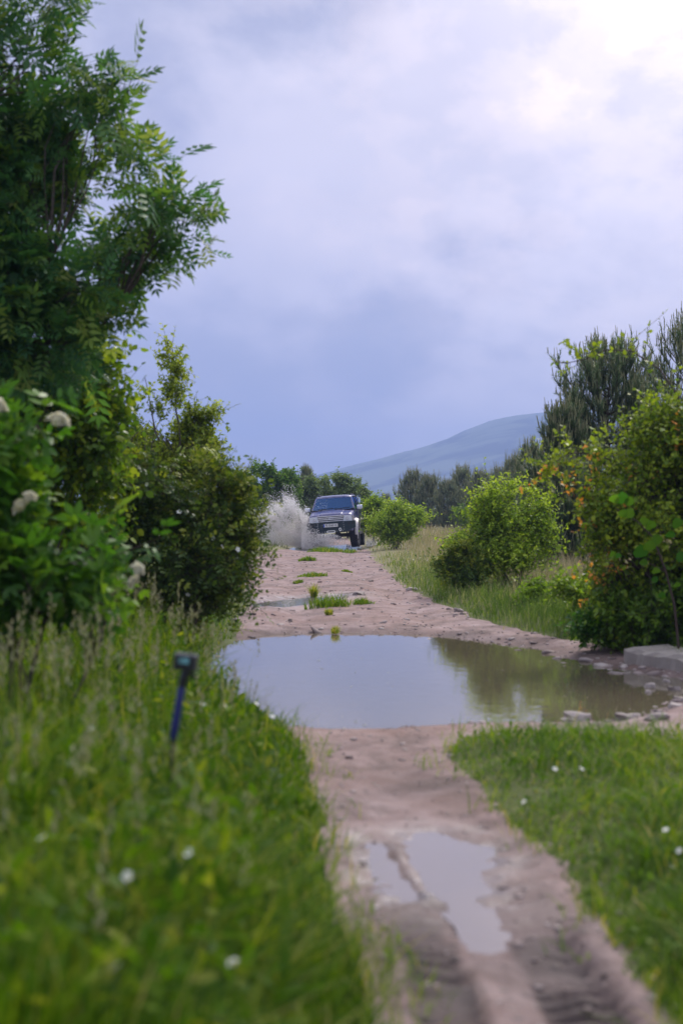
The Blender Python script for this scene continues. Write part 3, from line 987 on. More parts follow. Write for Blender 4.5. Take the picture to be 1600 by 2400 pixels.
    t, s = plant('elder_bush', 'bright green elder bush with cream flower umbels at the left edge', 'bush', None, (x0, d, hz(x0, d)), lob, 8, 330, 0.15, 4, ELDER_LEAF, 0.132, 1.0, M['elder'], rng,
                 0.5, 0.2, trunk_r=0.022, extra_lobes=ext, leaf_objs=300, up=0.5, twig_w=0.009)
    for (a, b, r, ty) in [(-6, 942, 0.05, 0.2), (140, 978, 0.052, 0.1), (45, 1182, 0.045, 0.6), (72, 1160, 0.03, 0.3), (326, 1330, 0.030, 0.9), (310, 1362, 0.032, 0.9)]:
        me = umbel_mesh(rng, r)
        f = link('flower_cluster', me, M['umbel'], t)
        f.location = Vector(at(a, b, d - 0.50)) - t.location
        f.rotation_euler = (R(25 + 35 * ty), R(rng.normal() * 12), rng.normal())


def umbel_mesh(rng, r):
    """flat-topped cluster of tiny flowers on thin rays"""
    A = Acc()
    n = 330
    a = rng.random(n) * 6.283
    q = np.sqrt(rng.random(n)) * r
    lob = 1 + 0.25 * np.sin(a * 5 + rng.random() * 6)
    pos = np.stack([np.cos(a) * q * lob, np.sin(a) * q * lob, 0.35 * r - 1.6 * q * q / r * 0.5 + rng.normal(size=n) * 0.06 * r], 1)
    for k in range(2):
        Y = unit(rng.normal(size=(n, 3)) * np.array([1, 1, 0.2]))
        Z = unit(np.array([0, 0, 1.0]) + rng.normal(size=(n, 3)) * 0.4)
        V, F = scatter(LEAF_KITE[0] - np.array([0, 0.5, 0]), LEAF_KITE[1], pos, Y, Z, 0.014, 0.015)
        A.add(V, F, np.repeat(rng.random(n), 4))
    tips = pos[:24]
    V, F = scatter(TWIG[0], TWIG[1], np.tile([0, 0, -0.7 * r], (24, 1)), tips - np.array([0, 0, -0.7 * r]), np.tile([1.0, 0.2, 0.1], (24, 1)), 0.003, np.linalg.norm(tips - np.array([0, 0, -0.7 * r]), axis=1))
    A.add(V, F, 0.0)
    return A.mesh('flower_cluster')


def blossom_mesh(rng, r, centre=True):
    bm = bmesh.new()
    for k in range(5):
        a = k * 2 * math.pi / 5
        ux, uy = math.cos(a), math.sin(a)
        vx, vy = -uy, ux
        pts = [(0, 0, 0)] + [(ux * p * r + vx * q * r, uy * p * r + vy * q * r, z * r) for p, q, z in ((0.5, -0.42, 0.18), (0.95, -0.30, 0.25), (1.0, 0.0, 0.2), (0.95, 0.30, 0.25), (0.5, 0.42, 0.18))]
        vv = [bm.verts.new(p) for p in pts]
        for i in range(1, 5): bm.faces.new((vv[0], vv[i], vv[i + 1]))
    n0 = len(bm.faces)
    res = bmesh.ops.create_icosphere(bm, subdivisions=1, radius=r * 0.26, matrix=Matrix.Translation((0, 0, r * 0.12)))
    bm.faces.ensure_lookup_table()
    for i, f in enumerate(bm.faces):
        f.material_index = 0 if i < n0 else 1
    me = bpy.data.meshes.new('blossom')
    bm.to_mesh(me)
    bm.free()
    me.materials.append(M['petal'])
    me.materials.append(M['yellow'])
    return me


def build_right_plants():
    rng = np.random.default_rng(23)
    # light green bush in the meadow
    d = 22.0
    lob = [ell(1215, 1235, 70, 52, d, 0.5), ell(1150, 1225, 50, 42, d, 0.4), ell(1170, 1310, 85, 55, d, 0.6), ell(1245, 1305, 48, 50, d, 0.4), ell(1110, 1300, 42, 40, d, 0.4)]
    ext = [(at(1285, 1195, d), (0.14, 0.1, 0.05), 0.3), (at(1060, 1265, d), (0.12, 0.1, 0.05), 0.2), (at(1280, 1265, d), (0.10, 0.15, 0.08), 0.1), (at(1235, 1160, d), (0.10, 0.1, 0.06), 0.3), (at(1180, 1150, d), (0.16, 0.2, 0.07), 0.3), (at(1140, 1168, d), (0.12, 0.2, 0.07), 0.3), (at(1262, 1190, d), (0.12, 0.2, 0.08), 0.25)]
    x0 = at(1205, 1200, d)[0]
    plant('hawthorn_bush', 'rounded light green bush standing alone in the meadow right of the track', 'bush', None, (x0, d, hz(x0, d)), lob, 11, 2500, 0.32, 11, LEAF_KITE, 0.050, 0.6, M['bushgreen'], rng,
          0.50, 0.24, trunk_r=0.028, extra_lobes=ext)
    d = 21.3
    lob = [ell(1065, 1330, 45, 40, d, 0.3), ell(1105, 1325, 55, 50, d, 0.3)]
    x0 = at(1085, 1200, d)[0]
    plant('low_rose_bush', 'low dark reddish rose bush at the left foot of the light green bush', 'bush', None, (x0, d, hz(x0, d)), lob, 9, 800, 0.14, 6, ROSE_LEAF, 0.06, 1.0, M['rose'], rng, 0.6, 0.22, trunk_r=0.016)
    # large reddish-tipped bush at the right edge
    d = 13.3
    lob = [ell(1500, 1165, 80, 75, d, 0.5), ell(1600, 1100, 90, 80, d + 0.2, 0.6), ell(1560, 1260, 150, 130, d, 0.6), ell(1445, 1275, 50, 70, d - 0.1, 0.4), ell(1700, 1180, 150, 200, d + 0.2, 0.7),
           ell(1500, 1400, 120, 90, d, 0.5), ell(1660, 1400, 120, 110, d, 0.5), ell(1590, 1130, 120, 120, d, 0.6), ell(1425, 1345, 45, 50, d, 0.4), ell(1460, 1200, 60, 65, d, 0.4), ell(1590, 1065, 80, 60, d, 0.5), ell(1525, 1095, 60, 50, d, 0.4), ell(1650, 1050, 90, 80, d, 0.5)]
    ext = [(at(1405, 1200, d), (0.13, 0.15, 0.16), 0.1), (at(1380, 1300, d), (0.12, 0.15, 0.10), 0.0), (at(1420, 1110, d), (0.16, 0.15, 0.12), 0.15), (at(1350, 1165, d), (0.10, 0.1, 0.06), 0.2), (at(1550, 985, d), (0.25, 0.3, 0.16), 0.15),
           (at(1480, 1040, d), (0.2, 0.2, 0.14), 0.15),
           (at(1345, 848, d), (0.08, 0.08, 0.05), 0.3), (at(1380, 832, d), (0.10, 0.08, 0.05), 0.32), (at(1450, 815, d), (0.13, 0.1, 0.06), 0.32), (at(1500, 835, d), (0.13, 0.1, 0.07), 0.28), (at(1550, 880, d), (0.12, 0.1, 0.07), 0.25), (at(1585, 930, d), (0.12, 0.1, 0.12), 0.2),
           (at(1300, 1085, d), (0.12, 0.1, 0.08), 0.3), (at(1345, 1055, d), (0.16, 0.1, 0.10), 0.3), (at(1390, 1065, d), (0.14, 0.1, 0.07), 0.25), (at(1275, 1105, d), (0.07, 0.1, 0.05), 0.3)]
    x0 = at(1580, 1200, d)[0]

    def red(b):
        p = 800 + b[:, 0] / b[:, 1] * FPX
        q = 1200 - (b[:, 2] - CAM_H) / b[:, 1] * FPX
        return ((p < 1440) & (q > 1090) & (q < 1400) & (fbm(b[:, 0], b[:, 2] * 1.0, 0.22, 2, 13) > 0.02)) | ((rng.random(len(b)) < 0.08) & (q < 1250) & (q > 1000))
    t, s = plant('barberry_bush', 'big bush at the right edge with orange young leaves and arching shoots', 'bush', None, (x0, d, hz(x0, d)), lob, 11, 5200, 0.25, 10, LEAF_OVAL, 0.040, 0.75, M['redbush'], rng,
                 0.50, 0.22, trunk_r=0.035, extra_lobes=ext, red=red)
    o = np.array(t.location)
    A = Acc()
    for pts in ([(1600, 1050), (1590, 930), (1545, 865), (1480, 822), (1420, 820), (1370, 842), (1330, 850), (1305, 848)], [(1520, 1130), (1440, 1080), (1380, 1062), (1330, 1062), (1290, 1090)]):
        A.add(*tube(np.array([at(a, b, d) for a, b in pts]) - o, np.linspace(0.012, 0.003, len(pts)), 5))
    link('branch', A.mesh('branch', True), M['bark'], t)
    # bright round leaves of a sapling growing through it
    dd = 12.35
    st = empty('hazel_sapling', (at(1580, 1200, dd)[0], dd, hz(at(1580, 1200, dd)[0], dd)), 'thin hazel shoot with bright round leaves in front of the dark bush', 'sapling')
    pts = [(1590, 1520), (1580, 1420), (1560, 1340), (1530, 1260), (1490, 1220), (1440, 1190)]
    A = Acc()
    so = np.array(st.location)
    A.add(*tube(np.array([at(a, b, dd) for a, b in pts]) - so, np.linspace(0.012, 0.003, len(pts)), 6))
    A.add(*tube(np.array([at(a, b, dd) for a, b in [(1560, 1340), (1520, 1320), (1500, 1330)]]) - so, [0.006, 0.004, 0.002], 5))
    link('stem', A.mesh('stem', True), M['twig'], st)
    tv, tf = LEAF_ROUND
    for (a, b, r) in [(1435, 1190, 13), (1455, 1198, 17), (1472, 1197, 12), (1455, 1222, 11), (1472, 1228, 13), (1502, 1238, 12), (1526, 1254, 14), (1546, 1288, 14), (1568, 1272, 12), (1520, 1306, 16), (1500, 1325, 18), (1436, 1312, 9), (1448, 1316, 8), (1505, 1335, 10),
                      (1536, 1355, 11), (1548, 1410, 9), (1590, 1250, 14), (1598, 1330, 13), (1530, 1372, 8), (1585, 1385, 9)]:
        me = np_mesh('leaf', tv, tf, np.full(len(tv), rng.random()))
        lf = link('leaf', me, M['round'], st)
        L = 2 * r * dd / FPX
        mm = (Matrix.Rotation(rng.normal() * 0.5, 4, 'Y') @ Matrix.Rotation(R(90 + 40 + rng.normal() * 15), 4, 'X'))
        lf.matrix_local = Matrix.Translation(Vector(at(a, b - r, dd - 0.05 + rng.normal() * 0.03)) - st.location) @ mm @ Matrix.Diagonal((L * 0.95, L, L, 1))
    # nettles and undergrowth under the bush
    d = 12.9
    lob = [ell(1560, 1450, 90, 70, d, 0.35), ell(1480, 1440, 70, 60, d + 0.2, 0.3), ell(1660, 1430, 90, 90, d, 0.4)]
    x0 = at(1560, 1200, d)[0]
    plant('nettle_clump', 'dark green nettle clump under the big bush behind the concrete edge', 'plant', None, (x0, d, hz(x0, d)), lob, 9, 1100, 0.18, 9, LEAF_OVAL, 0.055, 0.5, M['maple'], rng, 0.30, 0.12, trunk_r=0.012)
    # weeds spilling from the bushes onto the verge
    for (a, b, dd, rx, ry, mat, lab) in [(1345, 1400, 15.2, 48, 34, 'bushgreen', 'low pale weed clump left of the big bush, behind the puddle bank'), (1425, 1440, 13.6, 50, 40, 'maple', 'leafy green weed clump at the left foot of the big bush'),
                                         (1245, 1395, 17.6, 40, 24, 'bushgreen', 'small weed clump on the verge below the light green bush'), (1385, 1478, 13.4, 34, 26, 'elder', 'bright weed clump at the water’s edge left of the concrete edge')]:
        x0 = at(a, 1200, dd)[0]
        plant('weed_clump', lab, 'plant', 'weeds on the right verge', (x0, dd, hz(x0, dd)), [ell(a, b, rx, ry, dd, 0.25), ell(a + rx * 0.8, b + 8, rx * 0.6, ry * 0.8, dd + 0.1, 0.2)], 6, 230, 0.16, 8, LEAF_OVAL, 0.05, 0.5, M[mat], rng, 0.45, 0.2, trunk_r=0.006, twig_w=0.004)
    # broad dock leaves by the water
    for (a, b, dd, n, lab) in [(1480, 1490, 13.0, 7, 'broad-leaved dock plant beside the left end of the concrete edge'), (1390, 1490, 14.0, 6, 'broad-leaved dock plant in the grass at the puddle’s right bank')]:
        x0 = at(a, 1200, dd)[0]
        t = empty('dock_plant', (x0, dd, hz(x0, dd)), lab, 'plant', 'dock plants by the puddle')
        for k in range(n):
            me = np_mesh('leaf', LEAF_OVAL[0], LEAF_OVAL[1], np.full(len(LEAF_OVAL[0]), 0.1 + 0.3 * rng.random()))
            lf = link('leaf', me, M['elder'], t)
            L = rng.uniform(0.14, 0.24)
            az = rng.random() * 6.28
            lf.matrix_local = Matrix.Rotation(az, 4, 'Z') @ Matrix.Translation((0, 0.02, 0.08)) @ Matrix.Rotation(R(rng.uniform(25, 70)), 4, 'X') @ Matrix.Diagonal((L * 0.45, L, L * 0.5, 1))
        A = Acc()
        A.add(*tube([(0, 0, -0.02), (0, 0.005, 0.05), (0.005, 0, 0.12)], [0.01, 0.008, 0.004], 5))
        link('stem', A.mesh('stem'), M['stem'], t)


# ------------------------------------------------------------------ pines
def pine_parts(rng, H, Rb, whorl=0.42, shoots=5, needles=34, nl=0.075, nw=0.007, candle=0.16, bare=0.15, lean=0.0):
    """returns wood, needle and candle accumulators of an open young pine, base at origin"""
    W, N, K = Acc(), Acc(), Acc()
    top = np.array([lean * H * 0.1, 0, H])
    tp = bent(rng, (0, 0, -0.05), top, 8, 0.02, 0.006)
    W.add(*tube(tp, np.linspace(0.014 * H + 0.01, 0.008, 8), 7))
    P, D, L = [], [], []
    z = H * bare
    while z < H * 0.97:
        f = (z - H * bare) / (H * (1 - bare))
        rad = Rb * (math.sin(min(1.0, (1 - f) * 1.15 + 0.12) * math.pi * 0.55)) * rng.uniform(0.85, 1.1)
        n = rng.integers(5, 8)
        a0 = rng.random() * 6.28
        tx = np.array([np.interp(z, tp[:, 2], tp[:, 0]), np.interp(z, tp[:, 2], tp[:, 1]), z])
        for k in range(n):
            a = a0 + k * 6.283 / n + rng.normal() * 0.2
            out = np.array([math.cos(a), math.sin(a), 0])
            r = rad * rng.uniform(0.6, 1.1)
            rise = r * (0.55 + 0.7 * f) * rng.uniform(0.8, 1.25)
            t = np.linspace(0, 1, 6)[:, None]
            p = tx + out * r * t + np.array([0, 0, 1]) * rise * t ** 1.7 + rng.normal(size=(6, 3)) * 0.015 * r
            W.add(*tube(p, np.linspace(0.010 * r + 0.006, 0.004, 6), 4))
            m = max(2, int(shoots * r / Rb * 2.2))
            for j in range(m):
                u = 1.0 if j == 0 else rng.uniform(0.35, 1.0)
                i = min(4, int(u * 5))
                q = p[i] + (p[i + 1] - p[i]) * (u * 5 - i)
                tang = unit(p[i + 1] - p[i])
                dr = unit(tang * 0.5 + rng.normal(size=3) * 0.40 + np.array([0, 0, 0.75]))
                ln = rng.uniform(0.5, 1.0) * 0.36
                if j:
                    mid = q
                else:
                    mid = q - dr * ln * 0.4
                P.append(mid)
                D.append(dr)
                L.append(ln)
        z += whorl * rng.uniform(0.7, 1.05) * (1.0 - 0.35 * f)
    P.append(top - np.array([0, 0, 0.2]))
    D.append(np.array([0, 0, 1.0]))
    L.append(0.35)
    P, D, L = np.array(P), np.array(D), np.array(L)
    n = len(P)
    V, F = scatter(TWIG[0], TWIG[1], P, D, np.tile([1.0, 0.3, 0.2], (n, 1)), 0.012, L)
    W.add(V, F)
    t = rng.random((n, needles))
    pos = P[:, None] + D[:, None] * (t * L[:, None])[..., None]
    e1 = unit(np.cross(D, np.array([0.31, 0.77, 0.55])))
    e2 = np.cross(D, e1)
    a = rng.random((n, needles)) * 6.283
    rv = e1[:, None] * np.cos(a)[..., None] + e2[:, None] * np.sin(a)[..., None]
    ax = unit(rv * 0.75 + D[:, None] * 0.75)
    tri = np.array([[-0.5, 0, 0], [0.5, 0, 0], [0, 1, 0]], float)
    V, F = scatter(tri, [np.array([[0, 1, 2]])], pos.reshape(-1, 3), ax.reshape(-1, 3), np.repeat(D, needles, 0) + 0.01, nw, nl * rng.uniform(0.7, 1.2, n * needles))
    ti = 0.4 + 0.18 * np.repeat(rng.normal(size=n), needles) + rng.normal(size=n * needles) * 0.1
    N.add(V, F, np.repeat(ti, 3))
    # upright candles
    c = rng.random(n) < 0.75
    c[-1] = True
    for k in range(3):
        sel = np.where(c & (rng.random(n) < (1.0, 0.6, 0.4)[k]))[0]
        d2 = unit(D[sel] * 0.15 + np.array([0, 0, 1.0]) + rng.normal(size=(len(sel), 3)) * 0.13)
        ln = candle * rng.uniform(0.5, 1.3, len(sel))
        cv, cf = TWIG[0].copy(), TWIG[1]
        cv[3:] *= np.array([1.6, 1, 1.6])
        V, F = scatter(cv, cf, P[sel] + D[sel] * L[sel][:, None] * 0.92, d2, np.tile([1.0, 0.3, 0.2], (len(sel), 1)), 0.017, ln)
        K.add(V, F, 0.5)
    return W, N, K


def make_pine(name, label, group, loc, rng, mat='needle', **kw):
    t = empty(name, loc, label, 'tree', group)
    W, N, K = pine_parts(rng, **kw)
    link('trunk', W.mesh('trunk', True), M['bark'], t)
    link('needles', N.mesh('needles'), M[mat], t, kind='stuff')
    link('candles', K.mesh('candles'), M['candle'], t, kind='stuff')
    return t


def copy_tree(o, label, loc, rz, sc):
    c = o.copy()
    COL.objects.link(c)
    c['label'] = label
    c.location = loc
    c.rotation_euler = (0, 0, rz)
    c.scale = (sc[0], sc[0], sc[1])
    for ch in o.children:
        k = ch.copy()
        COL.objects.link(k)
        k.parent = c
    return c


def build_pines():
    rng = np.random.default_rng(5)
    g = 'pines right of the meadow'

    def place(px, top, d):
        x = at(px, 1200, d)[0]
        z0 = hz(x, d)
        return (x, d, z0), at(px, top, d)[2] - z0
    loc, H = place(1430, 830, 30.0)
    make_pine('pine_tree', 'tallest open pine behind the right bush, its candles against the sky', g, loc, rng, H=H, Rb=1.2, shoots=16, needles=46, nl=0.10, nw=0.009, candle=0.17, whorl=0.30, bare=0.22)
    loc, H = place(1318, 985, 29.0)
    make_pine('pine_tree', 'shorter pine leaning on the left flank of the tallest pine', g, loc, rng, H=H, Rb=0.6, shoots=14, needles=44, nl=0.095, nw=0.008, candle=0.20, whorl=0.24, bare=0.2)
    loc, H = place(1620, 790, 27.0)
    make_pine('pine_tree', 'pine cut off by the right edge of the picture', g, loc, rng, H=H, Rb=0.95, shoots=9, needles=40, nl=0.085, nw=0.008, candle=0.20, whorl=0.34, bare=0.25)
    loc, H = place(1500, 930, 31.5)
    make_pine('pine_tree', 'sparse pine between the tallest one and the right edge', g, loc, rng, H=H, Rb=0.7, shoots=6, needles=36, nl=0.08, nw=0.008, candle=0.22, whorl=0.36, bare=0.2)
    loc, H = place(1340, 1120, 27.0)
    make_pine('pine_tree', 'dense low dark pine filling the foot of the tallest pine', g, loc, rng, H=H, Rb=0.85, shoots=16, needles=50, nl=0.09, nw=0.009, candle=0.14, whorl=0.17, bare=0.02)
    loc, H = place(1246, 1050, 43.0)
    make_pine('pine_tree', 'slender pine rising left of the dark pine group above the light green bush', g, loc, rng, H=H, Rb=0.62, shoots=8, needles=40, nl=0.09, nw=0.010, candle=0.22, whorl=0.34, bare=0.05)
    # far row
    gf = 'young pines across the meadow'
    x = at(1010, 1200, 88)[0]
    H0 = at(1010, 1128, 88)[2] - hz(x, 88)
    labs = [(1008, 1130, 88, 1.0, 'far grey-green young pine, second from the left in the row'),
            (966, 1122, 90, 1.0, 'far grey-green young pine at the left end of the row'),
            (1048, 1140, 84, 1.15, 'short wide far pine in the middle of the row'),
            (1086, 1114, 87, 0.95, 'tallest far pine of the row, pointed top right of middle'),
            (1128, 1122, 83, 1.1, 'far pine just left of the light green bush top'),
            (1172, 1115, 80, 1.0, 'far pine half hidden behind the light green bush'),
            (1205, 1095, 66, 0.8, 'far pine whose thin tip stands left of the slender pine'),
            (905, 1168, 112, 0.9, 'small lone far pine above the bush beside the vehicle')]
    proto = None
    for i, (px, top, d, wf, lab) in enumerate(labs):
        loc, H = place(px, top, d)
        if proto is None:
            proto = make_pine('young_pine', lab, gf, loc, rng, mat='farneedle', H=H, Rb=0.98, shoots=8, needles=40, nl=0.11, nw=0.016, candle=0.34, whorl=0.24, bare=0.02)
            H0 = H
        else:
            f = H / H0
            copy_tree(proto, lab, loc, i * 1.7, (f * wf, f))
    loc, H = place(718, 1102, 76)
    make_pine('young_pine', 'slim dark pine rising between the round tree and the vehicle roof', 'pines behind the vehicle', loc, rng, mat='farneedle', H=H, Rb=0.55, shoots=9, needles=40, nl=0.12, nw=0.016, candle=0.25, whorl=0.28, bare=0.03)


def build_far_plants():
    rng = np.random.default_rng(77)
    d = 66.0
    lob = [ell(612, 1130, 62, 45, d, 0.9), ell(660, 1120, 40, 42, d, 0.7), ell(570, 1145, 40, 45, d, 0.8), ell(610, 1190, 85, 55, d, 1.2), ell(680, 1160, 30, 40, d, 0.6)]
    x0 = at(615, 1200, d)[0]
    plant('round_tree', 'broad rounded green tree behind the water splash', 'tree', None, (x0, d, hz(x0, d)), lob, 10, 4200, 0.32, 8, LEAF_KITE, 0.11, 0.62, M['fartree'], rng, 0.45, 0.18, single=True, trunk_r=0.09,
          extra_lobes=[(at(600, 1088, d), (0.4, 0.4, 0.25), 0.2), (at(655, 1090, d), (0.3, 0.3, 0.2), 0.15), (at(545, 1110, d), (0.3, 0.3, 0.15), 0.2)])
    d = 72.0
    lob = [ell(748, 1160, 36, 45, d, 0.8), ell(715, 1170, 30, 40, d, 0.7), ell(730, 1205, 50, 40, d, 0.8)]
    x0 = at(738, 1200, d)[0]
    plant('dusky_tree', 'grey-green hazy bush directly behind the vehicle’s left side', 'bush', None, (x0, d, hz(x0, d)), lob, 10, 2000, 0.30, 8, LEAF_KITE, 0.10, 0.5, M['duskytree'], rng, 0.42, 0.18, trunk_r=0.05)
    d = 70.0
    lob = [ell(790, 1150, 40, 30, d, 0.8), ell(830, 1160, 34, 34, d, 0.7), ell(810, 1200, 60, 40, d, 0.9), ell(855, 1190, 24, 34, d, 0.6)]
    x0 = at(815, 1200, d)[0]
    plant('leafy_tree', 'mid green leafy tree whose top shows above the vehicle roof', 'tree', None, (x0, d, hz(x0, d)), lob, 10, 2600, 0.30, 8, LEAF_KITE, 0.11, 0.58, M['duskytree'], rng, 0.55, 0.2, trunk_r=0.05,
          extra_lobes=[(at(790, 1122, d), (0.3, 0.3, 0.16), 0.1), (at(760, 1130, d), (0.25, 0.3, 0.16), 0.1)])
    d = 55.0
    lob = [ell(880, 1190, 32, 24, d, 0.5), ell(870, 1225, 30, 30, d, 0.5)]
    x0 = at(878, 1200, d)[0]
    plant('roadside_bush', 'small yellow-green bush just right of the vehicle’s mirror', 'bush', None, (x0, d, hz(x0, d)), lob, 9, 1200, 0.24, 8, LEAF_KITE, 0.08, 0.55, M['bushgreen'], rng, 0.5, 0.18, trunk_r=0.03)
    d = 47.0
    lob = [ell(935, 1218, 34, 20, d, 0.6), ell(900, 1238, 26, 20, d, 0.5), ell(972, 1214, 18, 14, d, 0.4), ell(930, 1248, 36, 16, d, 0.5)]
    x0 = at(925, 1200, d)[0]
    plant('spreading_bush', 'spreading yellow-green bush at the meadow edge beside the vehicle', 'bush', None, (x0, d, hz(x0, d)), lob, 9, 1700, 0.42, 11, LEAF_KITE, 0.07, 0.55, M['bushgreen'], rng, 0.5, 0.18, trunk_r=0.035,
          extra_lobes=[(at(930, 1192, d), (0.2, 0.3, 0.08), 0.25), (at(990, 1210, d), (0.14, 0.2, 0.06), 0.2), (at(870, 1225, d), (0.12, 0.2, 0.06), 0.2)])
    d = 78.0
    lob = [ell(1085, 1205, 34, 20, d, 0.6)]
    x0 = at(1085, 1200, d)[0]
    plant('meadow_shrub', 'low pale green shrub at the foot of the far pine row', 'bush', None, (x0, d, hz(x0, d)), lob, 9, 420, 0.26, 8, LEAF_KITE, 0.09, 0.55, M['fartree'], rng, 0.75, 0.18, trunk_r=0.03)
    # low hedge of scrub at the far end of the meadow, and to the left beyond the bushes
    lob = [ell(a, b, r, 26, 97, 1.2) for a, b, r in ((1000, 1215, 60), (1100, 1210, 60), (1200, 1205, 70), (1320, 1200, 80), (1450, 1200, 80), (890, 1210, 50))]
    x0 = at(1100, 1200, 97)[0]
    plant('scrub', 'low line of dark scrub closing off the meadow', 'scrub', None, (x0, 97, hz(x0, 97)), lob, 12, 2200, 0.4, 7, LEAF_KITE, 0.14, 0.55, M['duskytree'], rng, 0.35, 0.15, trunk_r=0.03)
    lob = [ell(a, b, r, 40, 62, 1.5) for a, b, r in ((480, 1210, 60), (380, 1200, 80), (250, 1195, 90))]
    x0 = at(400, 1200, 62)[0]
    plant('scrub', 'dark scrub left of the round tree', 'scrub', None, (x0, 62, hz(x0, 62)), lob, 10, 900, 0.4, 7, LEAF_KITE, 0.12, 0.6, M['fartree'], rng, 0.4, 0.15, trunk_r=0.05)


# ------------------------------------------------------------------ grass
def blades(rng, x, y, z, h, w, lean, tint, segs=3, curve=0.5):
    n = len(x)
    az = rng.random(n) * 6.283
    face = az + math.pi / 2 + rng.normal(size=n) * 0.6
    lx, ly = np.cos(az) * lean * h, np.sin(az) * lean * h
    wx, wy = np.cos(face), np.sin(face)
    V = np.zeros((n, (segs + 1) * 2, 3))
    for i in range(segs + 1):
        t = i / segs
        b = t ** (1 + curve * 1.6)
        ww = w * 0.5 * (1 - t ** 2.2) * (0.75 + 0.5 * min(1, 2 * t)) + 0.0004
        zz = z + h * (t - 0.25 * lean * b)
        for s in (0, 1):
            sg = -1 if s == 0 else 1
            V[:, i * 2 + s, 0] = x + lx * b + sg * wx * ww
            V[:, i * 2 + s, 1] = y + ly * b + sg * wy * ww
            V[:, i * 2 + s, 2] = zz
    k = (segs + 1) * 2
    tf = np.array([[2 * i, 2 * i + 1, 2 * i + 3, 2 * i + 2] for i in range(segs)])
    F = (tf[None] + (np.arange(n) * k)[:, None, None]).reshape(-1, 4)
    return V.reshape(-1, 3), [F], np.repeat(tint, k), (x + lx, y + ly, z + h * (1 - 0.25 * lean))


def field(rng, n, d0, d1, x0, x1, power=1.0, wide=0.30):
    """random ground points in view between two distances, thinning with distance"""
    u = rng.random(n)
    if abs(power - 1) < 1e-6:
        d = d0 * (d1 / d0) ** u
    else:
        d = (d0 ** (1 - power) + u * (d1 ** (1 - power) - d0 ** (1 - power))) ** (1 / (1 - power))
    x = rng.uniform(-1, 1, n) * wide * d
    k = (x > x0) & (x < x1)
    return x[k], d[k]


def clump_h(x, y, s=0.35, seed=90):
    return 0.72 + 0.5 * (vnoise(x / s, y / s, seed)) + 0.25 * fbm(x, y, 1.6, 2, seed + 3)


def seed_heads(rng, A, tips, size, n_k=9, mat_t=None):
    tx, ty, tz = tips
    n = len(tx)
    for k in range(n_k):
        f = k / n_k
        pos = np.stack([tx + rng.normal(size=n) * 0.004, ty + rng.normal(size=n) * 0.004, tz - size * f], 1)
        ax = unit(np.stack([rng.normal(size=n), rng.normal(size=n), np.full(n, 1.6)], 1))
        V, F = scatter(LEAF_KITE[0], LEAF_KITE[1], pos, ax, rng.normal(size=(n, 3)), size * 0.09 + 0.002, size * 0.30)
        A.add(V, F, np.repeat(rng.random(n), 4))


